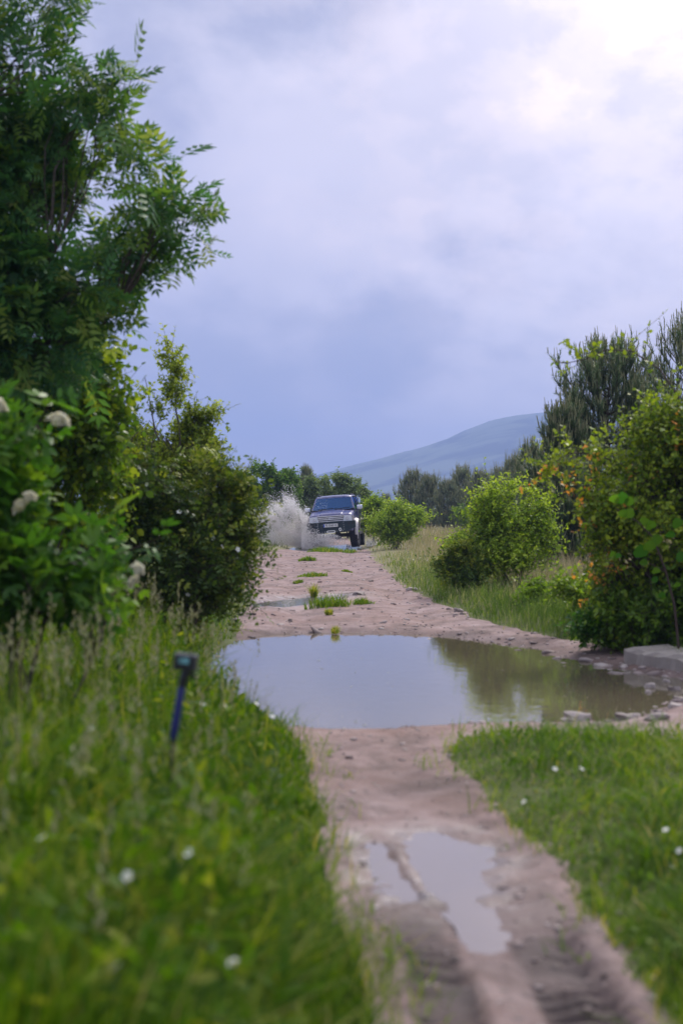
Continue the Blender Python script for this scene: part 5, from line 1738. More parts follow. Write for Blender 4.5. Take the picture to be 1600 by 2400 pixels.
def build_car():
    paint, glass = mat_paint(), mat_glass()
    silver = mat_simple('dusty_silver', (0.42, 0.39, 0.40), 0.45, 0.2, 0.5, 0.7, 6, (0.50, 0.45, 0.42))
    mirror_m = mat_simple('mirror_shell', (0.66, 0.68, 0.76), 0.25, 0.3, 0.5)
    chrome = mat_simple('chrome', (0.80, 0.80, 0.83), 0.22, 0.6)
    black = mat_simple('black_plastic', (0.014, 0.014, 0.016), 0.5)
    steel = mat_simple('bumper_steel', (0.008, 0.022, 0.030), 0.38, 0.0, 0.4, 0.5, 9, (0.035, 0.045, 0.05))
    rubber = mat_simple('tyre_rubber', (0.022, 0.021, 0.024), 0.75, 0, 0.3, 0.6, 12, (0.085, 0.075, 0.075))
    white = mat_simple('plate_white', (0.78, 0.78, 0.76), 0.4)
    blue = mat_simple('plate_blue', (0.03, 0.09, 0.50), 0.4)
    ink = mat_simple('plate_ink', (0.02, 0.02, 0.025), 0.5)
    lens = mat_simple('headlamp_lens', (0.72, 0.74, 0.80), 0.15, 0.15, 0.8)
    bulb = mat_simple('lamp_reflector', (0.80, 0.80, 0.84), 0.15, 0.8)
    seat = mat_simple('seat_cloth', (0.06, 0.06, 0.075), 0.8)
    x0, y0, z0 = -0.13, 54.25, -0.045
    t = empty('offroad_vehicle', (x0, y0, z0), 'muddy dark blue lifted off-road vehicle driving towards us through a puddle', 'car')
    t.rotation_euler = (0, R(-3.9), R(-5.0))
    # body shell
    bm = bmesh.new()
    st = [(-2.15, 0.77, 1.19), (-2.11, 0.80, 1.245), (-1.95, 0.83, 1.285), (-1.55, 0.85, 1.345), (-1.02, 0.86, 1.40), (-0.98, 0.862, 1.40), (0.5, 0.868, 1.41), (1.6, 0.86, 1.41), (2.1, 0.83, 1.40), (2.18, 0.79, 1.36)]
    rings = []
    for (y, hw, zt) in st:
        half = [(0.95, 0.62), (1.0, 0.78), (1.0, zt - 0.24), (0.975, zt - 0.09), (0.93, zt - 0.03), (0.84, zt), (0.52, zt + 0.012), (0.47, zt + 0.030), (0.0, zt + 0.042)]
        pts = [(-f * hw, z) for f, z in half] + [(f * hw, z) for f, z in half[-2::-1]]
        rings.append([bm.verts.new((px, y, pz)) for px, pz in pts])
    for a, b in zip(rings[:-1], rings[1:]):
        n = len(a)
        for i in range(n):
            bm.faces.new((a[i], a[(i + 1) % n], b[(i + 1) % n], b[i]))
    bm.faces.new(rings[0])
    bm.faces.new(rings[-1][::-1])
    bmesh.ops.recalc_face_normals(bm, faces=bm.faces[:])
    me = bpy.data.meshes.new('body')
    bm.to_mesh(me)
    bm.free()
    cut = []
    AX = [-1.36, 1.31]
    for ay in AX:
        for sx in (-1, 1):
            b = bmesh.new()
            bm_cyl(b, (sx * 0.78, ay, 0.50), 0.50, 0.56, 'X', 36)
            c = bpy.data.meshes.new('c')
            b.to_mesh(c)
            b.free()
            cut.append(c)
    b = bmesh.new()
    bm_box(b, (0, 0.58, 1.2), (1.50, 2.9, 0.86))
    c = bpy.data.meshes.new('c')
    b.to_mesh(c)
    b.free()
    cut.append(c)
    me = boolean_cut(me, cut)
    me.name = 'body'
    body = link('body', me, paint, t)
    # hood shut line and side trim
    bm = bmesh.new()
    for sx in (-1, 1):
        bm_box(bm, (sx * 0.867, 0.0, 0.86), (0.02, 1.75, 0.10))
    bm_obj('side_trim', bm, silver, t, bevel=0.006)
    # doors: handles only, one door part per side
    for sx in (-1, 1):
        for (ya, yb) in ((-0.72, 0.30), (0.33, 1.02)):
            bm = bmesh.new()
            prism(bm, [(ya, 0.93), (yb, 0.93), (yb, 1.385), (ya, 1.385)], sx * 0.862, sx * 0.874, 'X')
            d = bm_obj('door', bm, paint, t, bevel=0.004)
            box_obj('handle', (sx * 0.882, yb - 0.14, 1.26), (0.022, 0.16, 0.035), black, d, 0.006)
    # roof
    bm = bmesh.new()
    rr = []
    for (y, hw, z) in [(-0.52, 0.655, 1.885), (-0.42, 0.675, 1.925), (0.1, 0.69, 1.965), (1.2, 0.69, 1.975), (1.95, 0.68, 1.955), (2.08, 0.65, 1.90)]:
        half = [(1.0, z - 0.055), (1.01, z - 0.03), (0.95, z), (0.6, z + 0.022), (0, z + 0.03)]
        pts = [(-f * hw, q) for f, q in half] + [(f * hw, q) for f, q in half[-2::-1]]
        rr.append([bm.verts.new((px, y, pz)) for px, pz in pts])
    for a, b in zip(rr[:-1], rr[1:]):
        n = len(a)
        for i in range(n):
            bm.faces.new((a[i], a[(i + 1) % n], b[(i + 1) % n], b[i]))
    bm.faces.new(rr[0])
    bm.faces.new(rr[-1][::-1])
    roof = bm_obj('roof', bm, paint, t, True)
    for sx in (-1, 1):
        bm = bmesh.new()
        bm_box(bm, (sx * 0.60, 0.75, 2.02), (0.03, 1.7, 0.03))
        for q in (0.0, 0.75, 1.5): bm_box(bm, (sx * 0.60, q, 1.995), (0.035, 0.06, 0.05))
        bm_obj('roof_rail', bm, black, t, bevel=0.005)

    def strut(name, p0, p1, w, d, mat):
        bm = bmesh.new()
        a, b = Vector(p0), Vector(p1)
        va = [bm.verts.new(a + Vector((sx * w / 2, sy * d / 2, 0))) for sx, sy in ((-1, -1), (1, -1), (1, 1), (-1, 1))]
        vb = [bm.verts.new(b + Vector((sx * w / 2 * 0.9, sy * d / 2, 0))) for sx, sy in ((-1, -1), (1, -1), (1, 1), (-1, 1))]
        bm.faces.new(va[::-1])
        bm.faces.new(vb)
        for i in range(4): bm.faces.new((va[i], va[(i + 1) % 4], vb[(i + 1) % 4], vb[i]))
        return bm_obj(name, bm, mat, t, bevel=0.008)

    def pane(name, pts, th=0.006):
        bm = bmesh.new()
        P = [Vector(p) for p in pts]
        nrm = (P[1] - P[0]).cross(P[2] - P[0]).normalized() * th
        a = [bm.verts.new(p) for p in P]
        b = [bm.verts.new(p + nrm) for p in P]
        n = len(P)
        bm.faces.new(a)
        bm.faces.new(b[::-1])
        for i in range(n): bm.faces.new((a[i], b[i], b[(i + 1) % n], a[(i + 1) % n]))
        return bm_obj(name, bm, glass, t)
    for sx in (-1, 1):
        strut('pillar', (sx * 0.80, -1.00, 1.38), (sx * 0.655, -0.46, 1.89), 0.065, 0.08, paint)
        strut('pillar', (sx * 0.825, 0.32, 1.39), (sx * 0.672, 0.30, 1.90), 0.045, 0.09, black)
        strut('pillar', (sx * 0.825, 1.08, 1.39), (sx * 0.672, 1.06, 1.90), 0.045, 0.10, paint)
        strut('pillar', (sx * 0.79, 2.10, 1.38), (sx * 0.655, 2.00, 1.90), 0.07, 0.12, paint)
        for (ya, yb, ta, tb) in ((-0.94, 0.27, -0.41, 0.25), (0.37, 1.02, 0.35, 1.00), (1.14, 2.03, 1.12, 1.93)):
            pane('side_window', [(sx * 0.826, ya, 1.40), (sx * 0.826, yb, 1.40), (sx * 0.674, tb, 1.885), (sx * 0.674, ta, 1.885)], 0.005 * sx)
    ws = pane('windshield', [(-0.765, -1.035, 1.405), (0.765, -1.035, 1.405), (0.63, -0.50, 1.885), (-0.63, -0.50, 1.885)], 0.006)
    pane('rear_window', [(-0.74, 2.13, 1.42), (0.74, 2.13, 1.42), (0.62, 2.05, 1.88), (-0.62, 2.05, 1.88)], 0.006)
    # cowl and wipers
    bm = bmesh.new()
    bm_box(bm, (0, -1.045, 1.425), (1.62, 0.10, 0.03))
    bm_box(bm, (0.76, -1.06, 1.44), (0.10, 0.14, 0.05))
    bm_obj('cowl', bm, black, t, bevel=0.008)
    for (xa, xb) in ((-0.55, 0.02), (0.06, 0.66)):
        bm = bmesh.new()
        ang = 0.06
        m = Matrix.Translation((0.5 * (xa + xb), -1.035, 1.47)) @ Matrix.Rotation(-ang, 4, 'Y')
        bmesh.ops.create_cube(bm, size=1, matrix=m @ Matrix.Diagonal((xb - xa, 0.02, 0.025, 1)))
        bm_obj('wiper', bm, black, t)
    # front: headlights, grille, emblem
    for sx in (-1, 1):
        bm = bmesh.new()
        pts = [(sx * 0.50, 1.195), (sx * 0.775, 1.185), (sx * 0.785, 0.985), (sx * 0.45, 0.985)]
        prism(bm, pts if sx > 0 else pts[::-1], -2.185, -2.11, 'Y')
        hl = bm_obj('headlight', bm, lens, t, bevel=0.015)
        bm = bmesh.new()
        bm_cyl(bm, (sx * 0.60, -2.19, 1.085), 0.062, 0.02, 'Y', 20)
        bm_obj('reflector', bm, bulb, hl)
        bm = bmesh.new()
        prism(bm, [(sx * 0.79, 0.985), (sx * 0.79, 1.18), (sx * 0.835, 1.17), (sx * 0.845, 0.985)][::sx], -2.12, -2.0, 'Y')
        bm_obj('side_lamp', bm, silver, t, bevel=0.008)
    bm = bmesh.new()
    prism(bm, [(-0.485, 1.20), (0.485, 1.20), (0.44, 0.985), (-0.44, 0.985)], -2.175, -2.12, 'Y')
    gr = bm_obj('grille', bm, black, t, bevel=0.006)
    for z, hw, th in ((1.198, 0.49, 0.03), (1.138, 0.475, 0.034), (1.075, 0.465, 0.034), (1.010, 0.45, 0.030)):
        box_obj('slat', (0, -2.185, z), (2 * hw, 0.03, th), chrome, gr, 0.006)
    e = torus_obj('emblem', 0.072, 0.010, chrome, gr, (0, -2.21, 1.11), (R(90), 0, 0), (1, 0.70, 1))
    for nm, R1, sc, dz in (('ring', 0.030, (1.0, 1.5, 1), -0.004), ('ring', 0.056, (1.0, 0.42, 1), 0.024)):
        torus_obj(nm, R1, 0.008, chrome, e, (0, dz, 0.002), (0, 0, 0), sc)
    # winch bumper
    bm = bmesh.new()
    X = [-0.885, -0.50, 0.50, 0.885]
    YF = [-2.10, -2.38, -2.38, -2.10]
    ZT = [0.985, 0.985, 0.985, 0.985]
    ZB = [0.745, 0.585, 0.585, 0.745]
    rr = [[bm.verts.new((x, yf, zb)), bm.verts.new((x, yf, zt)), bm.verts.new((x, -1.93, zt)), bm.verts.new((x, -1.93, zb))] for x, yf, zt, zb in zip(X, YF, ZT, ZB)]
    for a, b in zip(rr[:-1], rr[1:]):
        for i in range(4): bm.faces.new((a[i], a[(i + 1) % 4], b[(i + 1) % 4], b[i]))
    bm.faces.new(rr[0])
    bm.faces.new(rr[-1][::-1])
    bump = bm_obj('bumper', bm, steel, t, bevel=0.012)
    th = math.atan2(0.28, 0.385)
    for sx in (-1, 1):
        for u, r in ((0.40, 0.060), (0.75, 0.050)):
            px, py = sx * (0.50 + 0.385 * u), -2.38 + 0.28 * u
            bm = bmesh.new()
            bmesh.ops.create_cone(bm, cap_ends=True, segments=20, radius1=r, radius2=r, depth=0.012,
                                  matrix=Matrix.Translation((px + sx * 0.003, py - 0.004, 0.885)) @ Matrix.Rotation(sx * th, 4, 'Z') @ Matrix.Rotation(R(90), 4, 'X'))
            f = bm_obj('fog_lamp', bm, black, bump)
            torus_obj('lamp_ring', r, 0.006, steel, f, (px + sx * 0.006, py - 0.008, 0.885), (R(90), 0, sx * th), (1, 1, 1), 20, 6)
    bme = bmesh.new()
    bm_cyl(bme, (0, 0, 0), 0.013, 0.012, 'Y', 8)
    bmsh = bpy.data.meshes.new('bolt')
    bme.to_mesh(bmsh)
    bme.free()
    bmsh.materials.append(chrome)
    for sx in (-1, 1):
        for (bx, bz) in ((0.475, 0.94), (0.478, 0.86), (0.48, 0.78), (0.483, 0.69), (0.43, 0.635), (0.33, 0.625), (0.22, 0.63)):
            o = bpy.data.objects.new('bolt', bmsh)
            COL.objects.link(o)
            o.parent = bump
            o.location = (sx * bx, -2.386, bz)
    # fairlead: bright slotted ring
    bm = bmesh.new()
    A = np.linspace(0, 2 * math.pi, 28, endpoint=False)
    ring = lambda kx, kz, y: [bm.verts.new((math.copysign(0.10, math.cos(a)) * (1 if abs(math.cos(a)) > 0.05 else 0) + kx * math.cos(a), y, 0.625 + kz * math.sin(a))) for a in A]
    o1, i1, o2, i2 = ring(0.062, 0.045, -2.415), ring(0.030, 0.020, -2.415), ring(0.062, 0.045, -2.38), ring(0.030, 0.020, -2.38)
    for i in range(28):
        j = (i + 1) % 28
        bm.faces.new((o1[i], o1[j], i1[j], i1[i]))
        bm.faces.new((o2[i], o2[j], o1[j], o1[i]))
        bm.faces.new((i1[i], i1[j], i2[j], i2[i]))
    bm_obj('fairlead', bm, white, bump)
    for sx in (-1, 1):
        torus_obj('shackle', 0.042, 0.013, white if sx > 0 else steel, bump, (sx * 0.345, -2.42, 0.69), (R(75), 0, R(25)), (1, 1.15, 1), 16, 6)
    pl = box_obj('license_plate', (0.0, -2.39, 0.855), (0.53, 0.014, 0.118), white, t, 0.004)
    box_obj('country_band', (-0.242, -2.3985, 0.855), (0.042, 0.004, 0.108), blue, pl)
    cu = bpy.data.curves.new('lettering', 'FONT')
    cu.body = 'PB 0568 HC'
    cu.size = 0.118
    cu.align_x, cu.align_y = 'CENTER', 'CENTER'
    cu.extrude = 0.001
    cu.offset = 0.0012
    cu.materials.append(ink)
    tx = bpy.data.objects.new('lettering', cu)
    COL.objects.link(tx)
    tx.parent = pl
    tx.location = (0.026, -2.3985, 0.855)
    tx.rotation_euler = (R(90), 0, 0)
    bpy.context.view_layer.update()
    wd = tx.dimensions.x or 0.6
    tm = bpy.data.meshes.new_from_object(tx.evaluated_get(bpy.context.evaluated_depsgraph_get()))
    bpy.data.objects.remove(tx)
    tx = link('lettering', tm, ink, pl)
    tx.location = (0.026, -2.3985, 0.855)
    tx.rotation_euler = (R(90), 0, 0)
    tx.scale = (0.45 / wd, 1.0, 1)
    # mirrors
    for sx in (-1, 1):
        bm = bmesh.new()
        bm_box(bm, (sx * 0.985, -0.80, 1.475), (0.21, 0.13, 0.165))
        mr = bm_obj('mirror', bm, mirror_m, t, False, 0.045, 3)
        mr.data.polygons.foreach_set('use_smooth', np.ones(len(mr.data.polygons), dtype=bool))
        box_obj('bracket', (sx * 0.875, -0.79, 1.41), (0.10, 0.07, 0.04), black, mr, 0.01)
    # flares
    for ay in AX:
        for sx in (-1, 1):
            bm = bmesh.new()
            A = np.linspace(R(-4), R(184), 18)
            prof = [(0.845, 0.495), (0.955, 0.500), (0.965, 0.530), (0.90, 0.575), (0.845, 0.59)]
            rr = []
            for a in A:
                rr.append([bm.verts.new((sx * px, ay + math.cos(a) * pr, 0.50 + math.sin(a) * pr)) for px, pr in prof])
            for a, b in zip(rr[:-1], rr[1:]):
                for i in range(len(prof)):
                    j = (i + 1) % len(prof)
                    bm.faces.new((a[i], a[j], b[j], b[i]))
            bm.faces.new(rr[0])
            bm.faces.new(rr[-1][::-1])
            bm_obj('fender_flare', bm, silver, t)
    # wheels
    RW, WW = 0.425, 0.29
    prof = [(0.0, 0.20), (0.0, 0.20)]
    prof = [(-0.40, 0.225), (-0.47, 0.27), (-0.50, 0.34), (-0.47, 0.395), (-0.40, 0.412), (0.40, 0.412), (0.47, 0.395), (0.50, 0.34), (0.47, 0.27), (0.40, 0.225)]
    ns = 40
    V = np.array([(p[0] * WW, math.cos(a) * p[1], math.sin(a) * p[1]) for a in np.arange(ns) * 2 * math.pi / ns for p in prof])
    k = len(prof)
    F = np.array([(i * k + j, i * k + (j + 1) % k, ((i + 1) % ns) * k + (j + 1) % k, ((i + 1) % ns) * k + j) for i in range(ns) for j in range(k)])
    tyre_me = np_mesh('tyre', V, [F], None, True)
    tyre_me.materials.append(rubber)
    bm = bmesh.new()
    for i in range(30):
        a = i * 2 * math.pi / 30
        for q, off in ((-0.34, 0), (-0.11, 0.5), (0.11, 0), (0.34, 0.5)):
            aa = a + off * 2 * math.pi / 30
            m = Matrix.Rotation(aa, 4, 'X') @ Matrix.Translation((q * WW, 0, 0.417)) @ Matrix.Rotation(0.3 * (1 if q > 0 else -1), 4, 'Z')
            bmesh.ops.create_cube(bm, size=1, matrix=m @ Matrix.Diagonal((WW * (0.24 if abs(q) > 0.2 else 0.17), 0.052, 0.024, 1)))
    lug_me = bpy.data.meshes.new('tread')
    bm.to_mesh(lug_me)
    bm.free()
    lug_me.materials.append(rubber)
    bm = bmesh.new()
    bm_cyl(bm, (0.02, 0, 0), 0.23, 0.10, 'X', 32)
    bm_cyl(bm, (0.09, 0, 0), 0.06, 0.06, 'X', 16)
    for i in range(6):
        m = Matrix.Rotation(i * math.pi / 3, 4, 'X') @ Matrix.Translation((0.085, 0, 0.13))
        bmesh.ops.create_cube(bm, size=1, matrix=m @ Matrix.Diagonal((0.03, 0.05, 0.19, 1)))
    rim_me = bpy.data.meshes.new('rim')
    bm.to_mesh(rim_me)
    bm.free()
    rim_me.materials.append(silver)
    for ay in AX:
        for sx in (-1, 1):
            w = link('wheel', tyre_me, None, t)
            w['label'] = 'chunky mud tyre'
            w.location = (sx * 0.785, ay, RW)
            w.rotation_euler = (0, 0, (0 if sx > 0 else math.pi) + (R(-4) if ay < 0 else 0))
            for nm, mm in (('tread', lug_me), ('rim', rim_me)):
                c = bpy.data.objects.new(nm, mm)
                COL.objects.link(c)
                c.parent = w
    # underside
    bm = bmesh.new()
    bm_box(bm, (0, 0.0, 0.66), (0.95, 3.9, 0.16))
    bm_box(bm, (0, -1.36, 0.45), (1.25, 0.10, 0.10))
    bm_box(bm, (0, 1.31, 0.45), (1.25, 0.12, 0.12))
    bm_cyl(bm, (0.16, -1.36, 0.45), 0.14, 0.2, 'Y', 14)
    bm_obj('chassis', bm, black, t)
    # cabin
    bm = bmesh.new()
    prism(bm, [(-0.98, 1.10), (-0.98, 1.40), (-0.80, 1.43), (-0.60, 1.38), (-0.55, 1.10)], -0.74, 0.74, 'X')
    bm_obj('dashboard', bm, black, t)
    for sx in (-1, 1):
        bm = bmesh.new()
        bm_box(bm, (sx * 0.36, 0.22, 1.02), (0.48, 0.52, 0.14))
        bm_box(bm, (sx * 0.36, 0.50, 1.28), (0.46, 0.13, 0.56), Matrix.Rotation(R(-12), 3, 'X'))
        s = bm_obj('seat', bm, seat, t, bevel=0.03)
        box_obj('headrest', (sx * 0.36, 0.58, 1.66), (0.25, 0.09, 0.17), seat, s, 0.03)
    sw = torus_obj('steering_wheel', 0.18, 0.014, black, t, (0.36, -0.42, 1.36), (R(62), 0, 0))
    box_obj('spoke', (0, 0, -0.01), (0.34, 0.03, 0.02), black, sw)
    build_driver(t, (0.36, 0.26, 1.10))


def build_driver(car, seat):
    """seated driver, hands on the wheel; one continuous body"""
    skin = mat_simple('skin', (0.48, 0.30, 0.22), 0.5)
    shirt = mat_simple('dark_shirt', (0.06, 0.07, 0.12), 0.8)
    hair_m = mat_simple('dark_hair', (0.03, 0.022, 0.018), 0.7)
    bm = bmesh.new()
    sk = bm.verts.layers.skin.verify()

    def v(co, r, ry=None):
        q = bm.verts.new(co)
        q[sk].radius = (r, ry or r)
        return q

    def chain(a, pts):
        for co, r in pts:
            b = v(co, r)
            bm.edges.new((a, b))
            a = b
        return a
    pel = v((0, 0.08, 0.06), 0.15, 0.12)
    pel[sk].use_root = True
    chest = chain(pel, [((0, 0.13, 0.22), 0.135), ((0, 0.15, 0.38), 0.145)])
    neck = chain(chest, [((0, 0.13, 0.50), 0.075), ((0, 0.10, 0.58), 0.052)])
    chain(neck, [((0, 0.085, 0.66), 0.078), ((0, 0.075, 0.72), 0.082), ((0, 0.08, 0.78), 0.058)])
    for s in (-1, 1):
        hip = chain(pel, [((s * 0.09, 0.02, 0.04), 0.09), ((s * 0.13, -0.36, 0.07), 0.07), ((s * 0.14, -0.46, -0.28), 0.05), ((s * 0.14, -0.56, -0.30), 0.04)])
        hand = chain(chest, [((s * 0.17, 0.14, 0.42), 0.062), ((s * 0.25, -0.06, 0.22), 0.048), ((s * 0.215, -0.42, 0.27), 0.036), ((s * 0.20, -0.56, 0.315), 0.026), ((s * 0.19, -0.61, 0.335), 0.026)])
        for k in range(4):
            o = (k - 1.5) * 0.021
            chain(hand, [((s * 0.175 + s * 0.2 * 0, -0.645, 0.345 + o), 0.009), ((s * 0.16, -0.670 + 0.006 * abs(k - 1), 0.352 + o), 0.0085), ((s * 0.135, -0.665, 0.352 + o * 0.9), 0.0075)])
        chain(hand, [((s * 0.165, -0.60, 0.375), 0.010), ((s * 0.145, -0.63, 0.395), 0.009)])
    me = bpy.data.meshes.new('person')
    bm.to_mesh(me)
    bm.free()
    tmp = bpy.data.objects.new('tmp', me)
    COL.objects.link(tmp)
    md = tmp.modifiers.new('s', 'SKIN')
    md.use_smooth_shade = True
    tmp.modifiers.new('d', 'SUBSURF').levels = 1
    dg = bpy.context.evaluated_depsgraph_get()
    out = bpy.data.meshes.new_from_object(tmp.evaluated_get(dg))
    bpy.data.objects.remove(tmp)
    # face: nose, brow, chin, ears pulled out of the head surface
    for q in out.vertices:
        c = q.co
        if c.z > 0.62:
            dx, dz = c.x, c.z
            f = max(0.0, 0.085 - c.y) * 6
            c.y -= 0.020 * math.exp(-(dx / 0.018) ** 2 - ((dz - 0.695) / 0.025) ** 2) * f
            c.y -= 0.006 * math.exp(-((dz - 0.655) / 0.012) ** 2 - (dx / 0.03) ** 2) * f
            c.y += 0.006 * math.exp(-((abs(dx) - 0.032) / 0.014) ** 2 - ((dz - 0.722) / 0.014) ** 2) * f
            c.x += 0.012 * math.copysign(1, dx) * math.exp(-((c.y - 0.08) / 0.02) ** 2 - ((dz - 0.71) / 0.022) ** 2) * (abs(dx) > 0.05)
    out.materials.clear()
    out.materials.append(skin)
    out.materials.append(shirt)
    for p in out.polygons:
        c = p.center
        p.material_index = 0 if (c.z > 0.52 or c.y < -0.42 and c.z > 0.2) else 1
    root = Matrix.Translation(car.location) @ car.rotation_euler.to_matrix().to_4x4() @ Matrix.Translation(seat)
    o = link('person', out)
    o.matrix_world = root
    tag(o, 'driver in a dark shirt sitting behind the steering wheel', 'person')
    bm = bmesh.new()
    bmesh.ops.create_uvsphere(bm, u_segments=18, v_segments=10, radius=0.094, matrix=Matrix.Translation((0, 0.092, 0.735)) @ Matrix.Diagonal((0.92, 1.05, 1, 1)))
    bmesh.ops.delete(bm, geom=[q for q in bm.verts if q.co.z < 0.70 or (q.co.y < 0.045 and q.co.z < 0.775)], context='VERTS')
    bm_obj('hair', bm, hair_m, o, True)
    bm = bmesh.new()
    for s in (-1, 1):
        bmesh.ops.create_icosphere(bm, subdivisions=1, radius=0.011, matrix=Matrix.Translation((s * 0.031, 0.004, 0.722)))
    bm_obj('eyes', bm, mat_simple('eye', (0.10, 0.07, 0.06), 0.3), o)


# ------------------------------------------------------------------ splash
def build_splash():
    rng = np.random.default_rng(41)
    m, w = new_mat('splash_water')
    at_ = w.n('ShaderNodeAttribute', attribute_name='tint')
    col = w.ramp(at_.outputs['Fac'], [(0.0, (0.93, 0.87, 0.85)), (0.5, (0.98, 0.96, 0.95)), (1.0, (0.99, 0.99, 0.99))])
    p = w.n('ShaderNodeBsdfPrincipled')
    w.l(col, p.inputs['Base Color'])
    p.inputs['Roughness'].default_value = 0.2
    tr = w.n('ShaderNodeBsdfTranslucent')
    w.l(col, tr.inputs[0])
    mx = w.n('ShaderNodeMixShader')
    mx.inputs[0].default_value = 0.6
    w.l(p.outputs[0], mx.inputs[1])
    w.l(tr.outputs[0], mx.inputs[2])
    tp = w.n('ShaderNodeBsdfTransparent')
    m2 = w.n('ShaderNodeMixShader')
    m2.inputs[0].default_value = 0.12
    w.l(mx.outputs[0], m2.inputs[1])
    w.l(tp.outputs[0], m2.inputs[2])
    o = w.n('ShaderNodeOutputMaterial')
    w.l(m2.outputs[0], o.inputs[0])
    tet = np.array([[0, 0, 1.0], [0.94, 0, -0.33], [-0.47, 0.82, -0.33], [-0.47, -0.82, -0.33]]) * 0.5
    tf = [np.array([[0, 1, 2], [0, 2, 3], [0, 3, 1], [1, 3, 2]])]
    A = Acc()

    def put(x, y, z, r, tint):
        n = len(x)
        keep = z > -0.04
        pos = np.stack([x, y, z], 1)[keep]
        V, F = scatter(tet, tf, pos, rng.normal(size=(len(pos), 3)), rng.normal(size=(len(pos), 3)), r[keep], r[keep] * rng.uniform(0.8, 1.8, len(pos)))
        A.add(V, F, np.repeat(tint[keep], 4))
    # main fan thrown out to the left of the front wheel
    n = 95000
    th = np.clip(rng.beta(1.6, 1.5, n) * 92 - 8, -10, 84)
    Rm = np.interp(th, [-10, 0, 14, 33, 50, 69, 78, 90], [0.9, 1.35, 2.12, 2.08, 2.18, 2.0, 1.45, 0.5])
    ray = 0.86 + 0.30 * fbm(th, th * 0 + 3, 6.0, 4, 5) + 0.07 * rng.normal(size=n)
    q = rng.random(n) ** 0.62
    r = Rm * ray * q
    dep = rng.normal(size=n) * (0.22 + 0.45 * q)
    tr_ = np.radians(th)
    x = -1.30 - np.sin(tr_) * r * 1.15 + 0.03 * rng.normal(size=n)
    z = -0.02 + np.cos(tr_) * r * (0.93 + 0.07 * q) + 0.03 * rng.normal(size=n)
    y = 52.6 + dep + 0.5 * q
    size = np.clip(np.exp(rng.normal(size=n) * 0.6) * 0.0118, 0.004, 0.06) * (0.75 + 0.6 * (q > 0.8))
    streak = fbm(th, r * 2.0, 5.0, 4, 203) + 0.5 * fbm(th * 3, r, 4.0, 3, 207)
    z = np.where(rng.random(n) < np.clip(0.88 + 1.1 * streak + 0.35 * (0.6 - q), 0.22, 1), z, -1)
    put(x, y, z, size, np.clip(0.50 + 0.2 * rng.normal(size=n) + 0.25 * fbm(x, z, 0.5, 3, 12), 0, 1))
    # flung droplets at the ragged rim
    n = 3500
    th = rng.uniform(-14, 80, n)
    Rm = np.interp(th, [-14, 0, 14, 33, 50, 69, 80], [0.8, 1.45, 2.3, 2.25, 2.3, 2.1, 1.4])
    r = Rm * rng.uniform(0.6, 1.12, n) * (0.92 + 0.3 * fbm(th, th * 0 + 3, 6.0, 4, 5))
    tr_ = np.radians(th)
    put(-1.30 - np.sin(tr_) * r, 52.8 + rng.normal(size=n) * 0.5, np.cos(tr_) * r, rng.uniform(0.008, 0.028, n), rng.uniform(0.3, 1, n))
    # spray low on the wheel, over the bumper's left end and under the nose
    n = 5500
    u = rng.random(n)
    x = -1.45 + rng.beta(1.1, 2.6, n) * 1.15
    z = rng.beta(1.1, 2.4, n) * (1.05 - 0.55 * (x + 1.45) / 1.1) - 0.04
    put(x, 51.55 + rng.normal(size=n) * 0.22, z, np.clip(np.exp(rng.normal(size=n) * 0.5) * 0.015, 0.004, 0.045), np.clip(0.45 + 0.3 * rng.normal(size=n), 0, 1))
    n = 5200
    th = rng.normal(size=n) * 42
    r = rng.random(n) ** 0.6 * np.interp(np.abs(th), [0, 40, 90], [0.52, 0.62, 0.75])
    x = -0.55 + np.sin(np.radians(th)) * r * 1.15
    z = np.cos(np.radians(th)) * r - 0.03
    put(x, 51.6 + rng.normal(size=n) * 0.2, z, np.clip(np.exp(rng.normal(size=n) * 0.5) * 0.014, 0.004, 0.04), np.clip(0.6 + 0.25 * rng.normal(size=n), 0, 1))
    # droplets over the hood and windscreen side
    n = 900
    put(rng.uniform(-1.35, -0.5, n), rng.uniform(51.5, 52.6, n), rng.uniform(0.8, 2.0, n) * rng.uniform(0.6, 1, n), rng.uniform(0.006, 0.016, n), rng.uniform(0.5, 1, n))
    # trailing spray behind the far wheel
    n = 2500
    put(0.95 + np.abs(rng.normal(size=n)) * 0.22, 54.5 + rng.normal(size=n) * 0.8, np.abs(rng.normal(size=n)) * 0.13, rng.uniform(0.008, 0.02, n), rng.uniform(0.3, 0.8, n))
    ob = link('water_splash', A.mesh('water_splash'), m)
    tag(ob, 'muddy water splash fanning up left of the vehicle’s front wheel', 'splash', None, 'stuff')


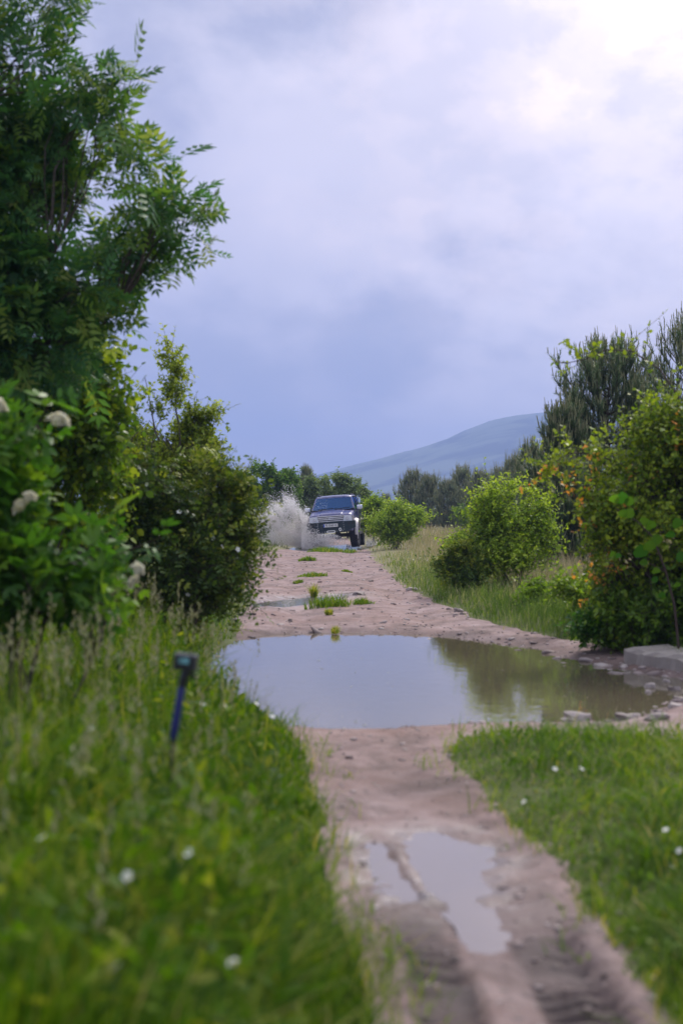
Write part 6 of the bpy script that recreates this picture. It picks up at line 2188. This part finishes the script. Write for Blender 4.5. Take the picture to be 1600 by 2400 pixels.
# ------------------------------------------------------------------ action camera on its stick
def build_action_camera():
    d = 4.7
    dark = mat_simple('camera_black', (0.012, 0.013, 0.014), 0.45)
    shell = mat_simple('camera_grey', (0.060, 0.062, 0.070), 0.4, 0, 0.6)
    bluem = mat_simple('blue_grip', (0.014, 0.020, 0.13), 0.55)
    scr, w = new_mat('camera_screen')
    p = w.n('ShaderNodeBsdfPrincipled')
    tc = w.n('ShaderNodeTexCoord')
    n = w.noise(tc.outputs['Object'], 26.0, 2, 0.5)
    c = w.ramp(n, [(0.40, (0.02, 0.03, 0.035)), (0.62, (0.10, 0.26, 0.34))])
    p.inputs['Base Color'].default_value = (0.01, 0.012, 0.014, 1)
    p.inputs['Roughness'].default_value = 0.12
    w.l(c, p.inputs['Emission Color'])
    p.inputs['Emission Strength'].default_value = 0.35
    o = w.n('ShaderNodeOutputMaterial')
    w.l(p.outputs[0], o.inputs[0])
    k = d / FPX
    foot = np.array(at(396, 1800, d))
    zg = hz(foot[0], d)
    root = empty('action_camera', (foot[0] - 0.012, d, zg), 'small black action camera on a blue hand grip stuck in the grass', 'camera')
    o3 = np.array(root.location)
    L = lambda a, b, dd=0.0: np.array(at(a, b, d)) + np.array([0, dd, 0]) - o3
    A = Acc()
    A.add(*tube([np.array([0, 0, -0.06]), L(403, 1760), L(407, 1730)], [0.005, 0.006, 0.008], 10))
    link('spike', A.mesh('spike', True), dark, root)
    A = Acc()
    top, bot = L(427, 1604), L(405, 1735)
    pts = [bot + (top - bot) * s for s in (0, 0.04, 0.3, 0.6, 0.93, 1.0)]
    A.add(*tube(pts, [0.008, 0.0125, 0.0135, 0.0125, 0.013, 0.009], 14))
    link('grip', A.mesh('grip', True), bluem, root)
    A = Acc()
    A.add(*tube([L(425, 1612), L(430, 1592), L(434, 1578), L(437, 1562)], [0.012, 0.0155, 0.0145, 0.010], 12))
    link('ball_head', A.mesh('ball_head', True), dark, root)
    A = Acc()
    A.add(*tube([L(440, 1578), L(454, 1584), L(462, 1588)], [0.008, 0.006, 0.007], 10))
    link('thumb_screw', A.mesh('thumb_screw', True), dark, root)
    rot = Matrix.Rotation(R(6), 3, 'Y') @ Matrix.Rotation(R(-8), 3, 'Z')
    c = Vector(L(435, 1552))
    bm = bmesh.new()
    bm_box(bm, (0, 0, 0), (0.078, 0.036, 0.056))
    body = bm_obj('camera_body', bm, shell, root, False, 0.006, 3)
    body.matrix_local = Matrix.Translation(c) @ rot.to_4x4()
    bm = bmesh.new()
    bm_box(bm, (0, -0.0185, -0.003), (0.068, 0.004, 0.044))
    bm_obj('back_plate', bm, dark, body, False, 0.0015)
    bm = bmesh.new()
    bm_box(bm, (-0.002, -0.0212, 0.006), (0.034, 0.002, 0.018))
    bm_obj('screen', bm, scr, body)
    bm = bmesh.new()
    bm_box(bm, (0.022, 0.021, 0.010), (0.024, 0.010, 0.024))
    bm_obj('lens', bm, dark, body, False, 0.003)
    bm = bmesh.new()
    bm_box(bm, (0.010, 0, -0.036), (0.026, 0.018, 0.020))
    bm_obj('mount', bm, dark, body, False, 0.003)
    bm = bmesh.new()
    bm_cyl(bm, (0.018, 0, 0.0295), 0.006, 0.004, 'Z', 14)
    bm_obj('shutter_button', bm, dark, body)


# ------------------------------------------------------------------ build everything
build_ground()
build_puddles()
build_mountain()
build_haze()
build_pines()
build_far_plants()
build_right_plants()
build_left_plants()
build_car()
build_splash()
build_action_camera()
build_grass()
build_stones()
build_debris()
build_flowers()
